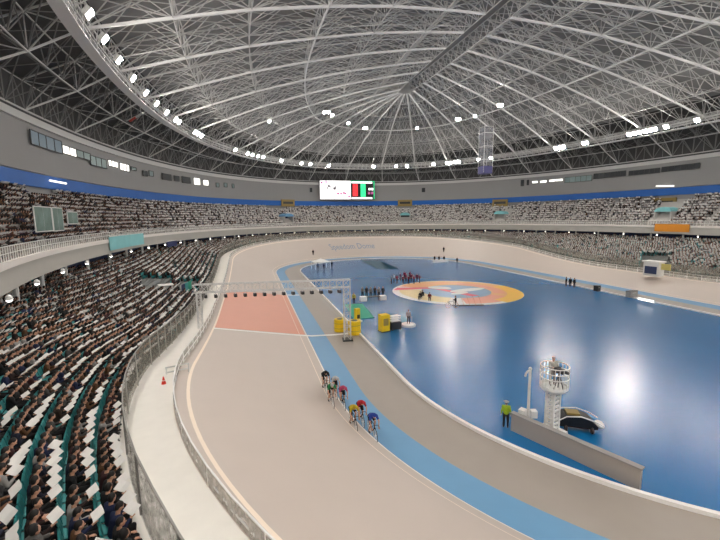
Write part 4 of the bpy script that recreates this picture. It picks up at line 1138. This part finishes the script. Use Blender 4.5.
# dark cart
cp_ = at(576, 428, 0)
ct = thing('equipment_cart', 'dark covered equipment cart with pale rails right of the lift tower', 'cart', (cp_.x, cp_.y, 0), -.5)
mb = MB(); prof = [(-1.25, .35), (-1.3, .7), (-.8, 1.0), (.1, 1.08), (.8, .85), (1.15, .5), (1.15, .3)]
mb.strip([(x, -.6, z) for x, z in prof], [(x, .6, z) for x, z in prof]); mb.add([(x, -.6, z) for x, z in prof], [tuple(range(7))]); mb.add([(x, .6, z) for x, z in prof], [tuple(range(7))]); mb.strip([(-1.25, -.6, .35), (-1.25, .6, .35)], [(1.15, -.6, .3), (1.15, .6, .3)])
mb.build('cover', M['black'], ct)
for sy in (-1, 1): MB().path([(-1.3, sy*.66, .75), (-.8, sy*.66, 1.08), (.1, sy*.66, 1.16), (.9, sy*.66, .92), (1.5, sy*.6, .6)], .04, 6).build('rail', M['steel_light'], ct)
MB().box((-.3, 0, 1.13), (.8, .7, .12)).build('bag', M['gold'], ct)
MB().ball((1.4, 0, .42), (.3, .5, .2), 14, 8).build('nose', M['white_metal'], ct, smooth=True)
for sx in (-1, 1):
    for sy in (-1, 1): MB().ring((sx*.8, sy*.6, .23), .15, .08, 'Y' if False else 'X', 16, 6).build('wheel', M['wheel'], ct)

# ------------------------------------------------------------------ middle infield
p = at(385.5, 331, 0); o = thing('yellow_box', 'tall yellow box beside the dark machine on the blue floor', 'box', (p.x-.2, p.y, 0), .2)
MB().box((0, 0, 1.15), (1.15, 1.0, 2.1)).build('case', M['yellow'], o); MB().box((0, 0, .05), (1.25, 1.1, .1)).build('base', M['dark_metal'], o); MB().box((0, -.52, 1.3), (.7, .04, .9)).build('front_panel', M['gold'], o)
o = thing('timing_machine', 'dark machine on wheels with pale shelves right of the yellow box', 'machine', (p.x+1.35, p.y+.3, 0), .2)
MB().box((0, 0, .6), (1.5, 1.0, .9)).build('body', M['dark_metal'], o)
for z in (1.2, 1.5, 1.8): MB().box((0, 0, z), (1.4, .9, .06)).build('shelf', M['steel_light'], o)
for sx in (-1, 1):
    for sy in (-1, 1): MB().tube((sx*.65, sy*.4, .1), (sx*.65, sy*.4, 1.9), .04).build('post', M['steel'], o); MB().ring((sx*.6, sy*.45, .1), .06, .04, 'X', 10, 5).build('caster', M['wheel'], o)
# person on a white weighing stand
p = at(408.5, 326, 0); o = thing('white_platform', 'low white round platform under the standing official on the blue floor', 'platform', (p.x, p.y, 0))
MB().lathe([(.95, 0), (.98, .06), (.98, .26), (.9, .32)], n=20).build('deck', M['white_metal'], o); MB().tube((.6, .3, .3), (.6, .3, 1.2), .04).build('handle', M['steel'], o)
mk_person(S1, 'person', 'official in pale shirt standing on the white round platform', (p.x, p.y, .325), 2.6, (.55, .52, .55), (.015, .015, .02))
# green mat, bin and yellow vest person behind the gantry leg
p = at(356, 319, 0); q = at(366, 304, 0)
o = thing('green_mat', 'green mat laid on the blue floor behind the gantry leg', 'mat', (p.x+1.6, p.y+4.5, 0), -.1); MB().box((0, 0, .03), (3.0, 9.5, .06)).build('sheet', M['green'], o)
MB().path([(-1.5, -4.75, .07), (1.5, -4.75, .07), (1.5, 4.75, .07), (-1.5, 4.75, .07)], .05, 4, True).build('edge', M['teal'], o)
p = at(357.5, 321.5, 0); o = thing('yellow_stool', 'yellow stand with white base at the near corner of the green mat', 'stand', (p.x, p.y, 0)); MB().lathe([(.7, 0), (.72, .1), (.4, .3)], n=14).build('base', M['white_metal'], o); MB().box((0, .1, 1.1), (.7, .5, 1.5), .3).build('case', M['yellow'], o); MB().box((.1, -.2, .75), (.35, .2, .5), .3).build('panel', M['black'], o)
stand(354, 304, 'steward in yellow vest and dark trousers near the gantry leg', (.75, .68, .12), (.02, .02, .06), rz=2.5)
# white table with officials
p = at(373, 300.5, 0); o = thing('officials_table', 'long dark table with two white draped ends on the blue floor', 'table', (p.x, p.y, 0), -.05)
MB().box((0, 0, .74), (4.4, 1.0, .06)).build('table_top', M['dark_metal'], o)
for sx in (-1, 1):
    mb = MB(); mb.prism([(sx*1.2, -.55), (sx*2.3, -.55), (sx*2.3, .55), (sx*1.2, .55)], .05, .8); mb.build('white_drape', M['paper'], o)
for sx in (-1, 1): MB().tube((sx*1.0, 0, 0), (sx*1.0, 0, .72), .05).build('leg', M['dark_metal'], o)
names_ = ['far left', 'second from the left', 'third from the left', 'fourth from the left', 'fifth from the left', 'far right']
for i in range(6):
    px = 362.5+i*4.1; stand(px, 297.5-(i % 2)*.8, 'official in %s coat standing behind the long table, %s' % (('pale grey', 'dark')[i % 2], names_[i]), ((.3, .3, .3), (.04, .04, .05))[i % 2], rz=PI, P=S1 if i % 3 else S2, group='officials behind the long table', hat=(.6, .6, .6) if i % 2 == 0 else None)
# maroon group at the edge of the emblem
k = 0
for i, (px, py) in enumerate(((397, 283.5), (400.5, 281), (403, 284.2), (406, 281.5), (408.5, 284), (411.5, 281.6), (414, 283.6), (417, 281.8), (419.5, 283), (404.5, 279.3), (410, 279))):
    stand(px, py, 'person in maroon top in the group left of the emblem, %s from the left' % ordn(sorted([397, 400.5, 403, 406, 408.5, 411.5, 414, 417, 419.5, 404.5, 410]).index(px)+1), (.22, .012, .04) if i % 3 else (.35, .02, .06), (.03, .01, .02), rz=i*1.3, P=S1 if i % 2 else S2, group='maroon group left of the emblem')
for i, (px, py) in enumerate(((391.5, 284), (394, 282.5))): stand(px, py, ('person in grey at the left end of the maroon group', 'person in white at the left end of the maroon group')[i], ((.2, .2, .22), (.6, .6, .6))[i], rz=1)
# seated people and motorcycle near the emblem rim
def sit(px, py, label, top, rz):
    p = at(px, py, 0); st = thing('folding_stool', 'dark stool under the '+label, 'stool', (p.x, p.y, 0), rz); st.scale = (PS_,)*3
    MB().box((0, 0, .405), (.42, .36, .035)).build('seat', M['dark_metal'], st)
    for sx in (-1, 1):
        for sy in (-1, 1): MB().tube((sx*.17, sy*.13, 0), (sx*.17, sy*.13, .39), .02).build('leg', M['steel'], st)
    mk_person(PK[0], 'person', label, (p.x, p.y, 0), rz, top, (.012, .012, .014))
sit(420.5, 299.5, 'seated person in black on the left rim of the emblem', (.012, .012, .014), 2.2); sit(429.5, 300.5, 'seated person in dark red on lower left emblem rim', (.2, .01, .015), 2.8); sit(423, 298, 'seated person in charcoal on the emblem rim', (.05, .05, .05), 2)
p = at(452.5, 308, 0); bike('dark bicycle parked at the lower rim of the emblem', (p.x, p.y, .002), 1.3, (.02, .02, .02)); stand(455.5, 307.5, 'mechanic in black beside the bicycle at the emblem rim', (.012, .012, .014), rz=1.2, P=S2)
o = at(471, 306.5, 0); rk = thing('bicycle_rack', 'pale low rack with thin rods on the lower rim of the emblem', 'rack', (o.x, o.y, 0), -.3)
MB().tube((-2.2, 0, .12), (2.2, .2, .12), .06).tube((-2.2, .5, .12), (2.2, .7, .12), .06).build('base_rail', M['dark_metal'], rk)
for i in range(5): MB().tube((-2+i*.95, .2, .12), (-2.6+i*.95, .3, 1.7), .03).build('rod', M['em_peach'], rk)
# far infield
p = at(321, 268.5, 0); o = thing('judges_tent', 'small white topped tent near the far left corner of the infield', 'tent', (p.x, p.y, 0), .2)
mb = MB(); mb.add([(-2.4, -1.6, 2.0), (2.4, -1.6, 2.0), (2.4, 1.6, 2.0), (-2.4, 1.6, 2.0), (0, 0, 2.9)], [(0, 1, 4), (1, 2, 4), (2, 3, 4), (3, 0, 4), (3, 2, 1, 0)]); mb.build('canopy', M['paper'], o)
for sx in (-1, 1):
    for sy in (-1, 1): MB().tube((sx*2.3, sy*1.5, 0), (sx*2.3, sy*1.5, 2.0), .06).build('leg', M['white_metal'], o)
stand(324, 270, 'person in navy standing in front of the small white tent', (.02, .03, .09)); stand(318, 269.5, 'person in grey blue standing by the small white tent', (.1, .13, .2)); stand(332, 267.8, 'person in black right of the small white tent', (.012, .012, .014))
p = at(440, 262.5, 0); o = thing('judges_table', 'white table of judges at the far side of the infield', 'table', (p.x, p.y, 0), 0)
MB().box((0, 0, .78), (5.5, 1.2, .06)).build('table_top', M['white_metal'], o); MB().box((0, -.56, .4), (5.3, .05, .7)).build('front_cloth', M['paper'], o)
for sx in (-1, 1): MB().tube((sx*2.5, .3, 0), (sx*2.5, .3, .75), .06).build('leg', M['steel'], o)
for i, px in enumerate((434.5, 439, 444, 457)): stand(px, 261.6 if px < 450 else 263.5, 'judge in dark clothes at the far white table, %s from the left' % ordn(i+1), (.03, .03, .04), rz=PI, group='judges at the far white table')
for lab, px, py, top in (('marshal in dark jacket standing high on the far left bend', 313.2, 254.5, (.03, .02, .03)), ('marshal in dark jacket standing on the far right bend', 444, 252, (.03, .02, .03))):
    best = None
    for i in range(400):
        q = QL+QA*i/400
        for k in range(20):
            d = 7+k*.5; x, y, nx, ny, bb = stad(q, d); z = ztrack(d, bb); u = proj((x, y, z)); e = abs(u[0]-px)+abs(u[1]-py)
            if best is None or e < best[0]: best = (e, (x, y, z))
    p = best[1]
    mk_person(S1, 'person', lab, tuple(p), PI, top, (.02, .02, .02))
# right edge of the infield
for i, (px, py) in enumerate(((566, 286.3), (570, 287), (574, 287.6))): stand(px, py, 'person in black on the right infield edge, %s' % ('leftmost of three', 'middle of three', 'rightmost of three')[i], (.012, .012, .014), rz=1.2+i, group='three people on the right infield edge')
for px, py, w, lab, m in ((595.5, 292.3, .9, 'small black case on the right infield edge', 'black'), (630, 298, 2.2, 'grey green box on the right infield edge', 'concrete')):
    p = at(px, py, 0); o = thing('equipment_case', lab, 'case', (p.x+.3, p.y, 0.23), .2); MB().box((0, 0, .5), (w, .8, 1.0)).build('case', M[m], o); MB().box((0, 0, 1.03), (w+.06, .86, .06)).build('lid', M['dark_metal'], o); MB().tube((-w*.25, -.43, .7), (w*.25, -.43, .7), .03).build('handle', M['steel'], o)
p = at(646, 302.3, .3); o = thing('light_board', 'lit white board on the right kerb shining on the floor', 'light board', (p.x, p.y, .23), facing(Vector((-1, .0, 0)))) 
MB().box((0, .1, .45), (2.6, .08, .35)).build('lit_face', M['window_lit'], o); MB().box((0, 0, .45), (2.8, .12, .5)).build('frame', M['white_metal'], o)
# stand fittings
p = at(165.5, 284, 5.2)
o = thing('landing_table', 'white table on the gangway landing of the left lower stand', 'table', (p.x, p.y, 4.1), .3)
MB().box((0, 0, 1.0), (2.0, 1.3, .14)).build('table_top', M['paper'], o)
for sx in (-1, 1):
    for sy in (-1, 1): MB().tube((sx*.85, sy*.5, 0), (sx*.85, sy*.5, .95), .06).build('leg', M['steel'], o)
p = at(187, 292, 3.0); o = thing('teal_tarpaulin', 'teal tarpaulin screen at the front of the left stand by the gantry', 'screen', (p.x, p.y, 3.0), rd(80))
for i, (u, m) in enumerate(((-1.5, 'navy'), (0, 'teal'), (1.5, 'green'))): MB().box((u, 0, .75), (1.45, .08, 1.5)).build('sheet', M[m], o)
for u in (-2.3, -.75, .75, 2.3): MB().tube((u, .06, -.8), (u, .06, 1.55), .05).build('post', M['steel'], o)
p = at(650, 273, 2.6); n = Vector((-1, -.1, 0)); o = thing('judges_booth', 'white booth with blue window at the front of the right stand', 'booth', (p.x, p.y, 2.0), facing(n))
MB().box((0, -1.0, 1.4), (2.9, 1.8, 2.8)).build('cabin', M['white_metal'], o); MB().box((0, -.07, 1.2), (2.3, .08, 1.5)).build('window', M['deep_blue'], o); MB().box((0, -.95, 2.9), (3.3, 2.2, .25)).build('roof', M['paper'], o)
p = at(664, 273, 2.8); o = thing('yellow_hoarding', 'pale yellow panel beside the white booth in the right stand', 'panel', (p.x, p.y, 2.4), facing(n)); MB().box((0, 0, 1.6), (2.2, .15, 1.2)).build('panel', mat('pale_yellow', (214, 200, 120), .6), o)
for s in (-1, 1): MB().tube((s*.9, -.12, 0), (s*.9, -.12, 2.2), .06).build('post', M['steel'], o)
# walkway: cone and pipe barrier
def on_walk(px, py):
    z = 3.
    for _ in range(12):
        p = at(px, py, z); best = min(((stad(q, 18.7)[0]-p.x)**2+(stad(q, 18.7)[1]-p.y)**2, q) for q in [QT*i/1500 for i in range(1500)])[1]; x, y, nx, ny, b = stad(best, 0); z = zo(b)+.14
    return p
p = on_walk(164, 386); o = thing('traffic_cone', 'orange traffic cone standing on the pale walkway', 'cone', tuple(p)); MB().lathe([(.17, .04), (.03, .62), (.02, .63)], n=14).build('cone', M['cone'], o); MB().box((0, 0, .02), (.4, .4, .04)).build('base', M['cone'], o); MB().lathe([(.105, .3), (.085, .4)], n=14).build('white_collar', M['white_paint'], o)
p = on_walk(178, 374); o = thing('pipe_barrier', 'low grey pipe barrier standing across the pale walkway', 'barrier', tuple(p), .3)
for z in (.25, .6): MB().path([(-.75, 0, z), (-.5, .04, z), (.75, 0, z)], .05, 8).build('pipe', M['steel'], o)
for s in (-1, 1): MB().tube((s*.7, 0, 0), (s*.7, 0, .65), .05, 6).build('post', M['steel'], o)

# ------------------------------------------------------------------ light, render look
w = bpy.data.worlds.new('world'); sc.world = w; w.use_nodes = True; w.node_tree.nodes['Background'].inputs[0].default_value = (0, 0, 0, 1)
sc.view_settings.view_transform = 'Standard'; sc.view_settings.look = 'None'; sc.view_settings.exposure = .28; sc.view_settings.gamma = 1
sc.cycles.use_denoising = True; sc.cycles.max_bounces = 8; sc.cycles.diffuse_bounces = 5; sc.cycles.transparent_max_bounces = 12; sc.cycles.sample_clamp_indirect = 8
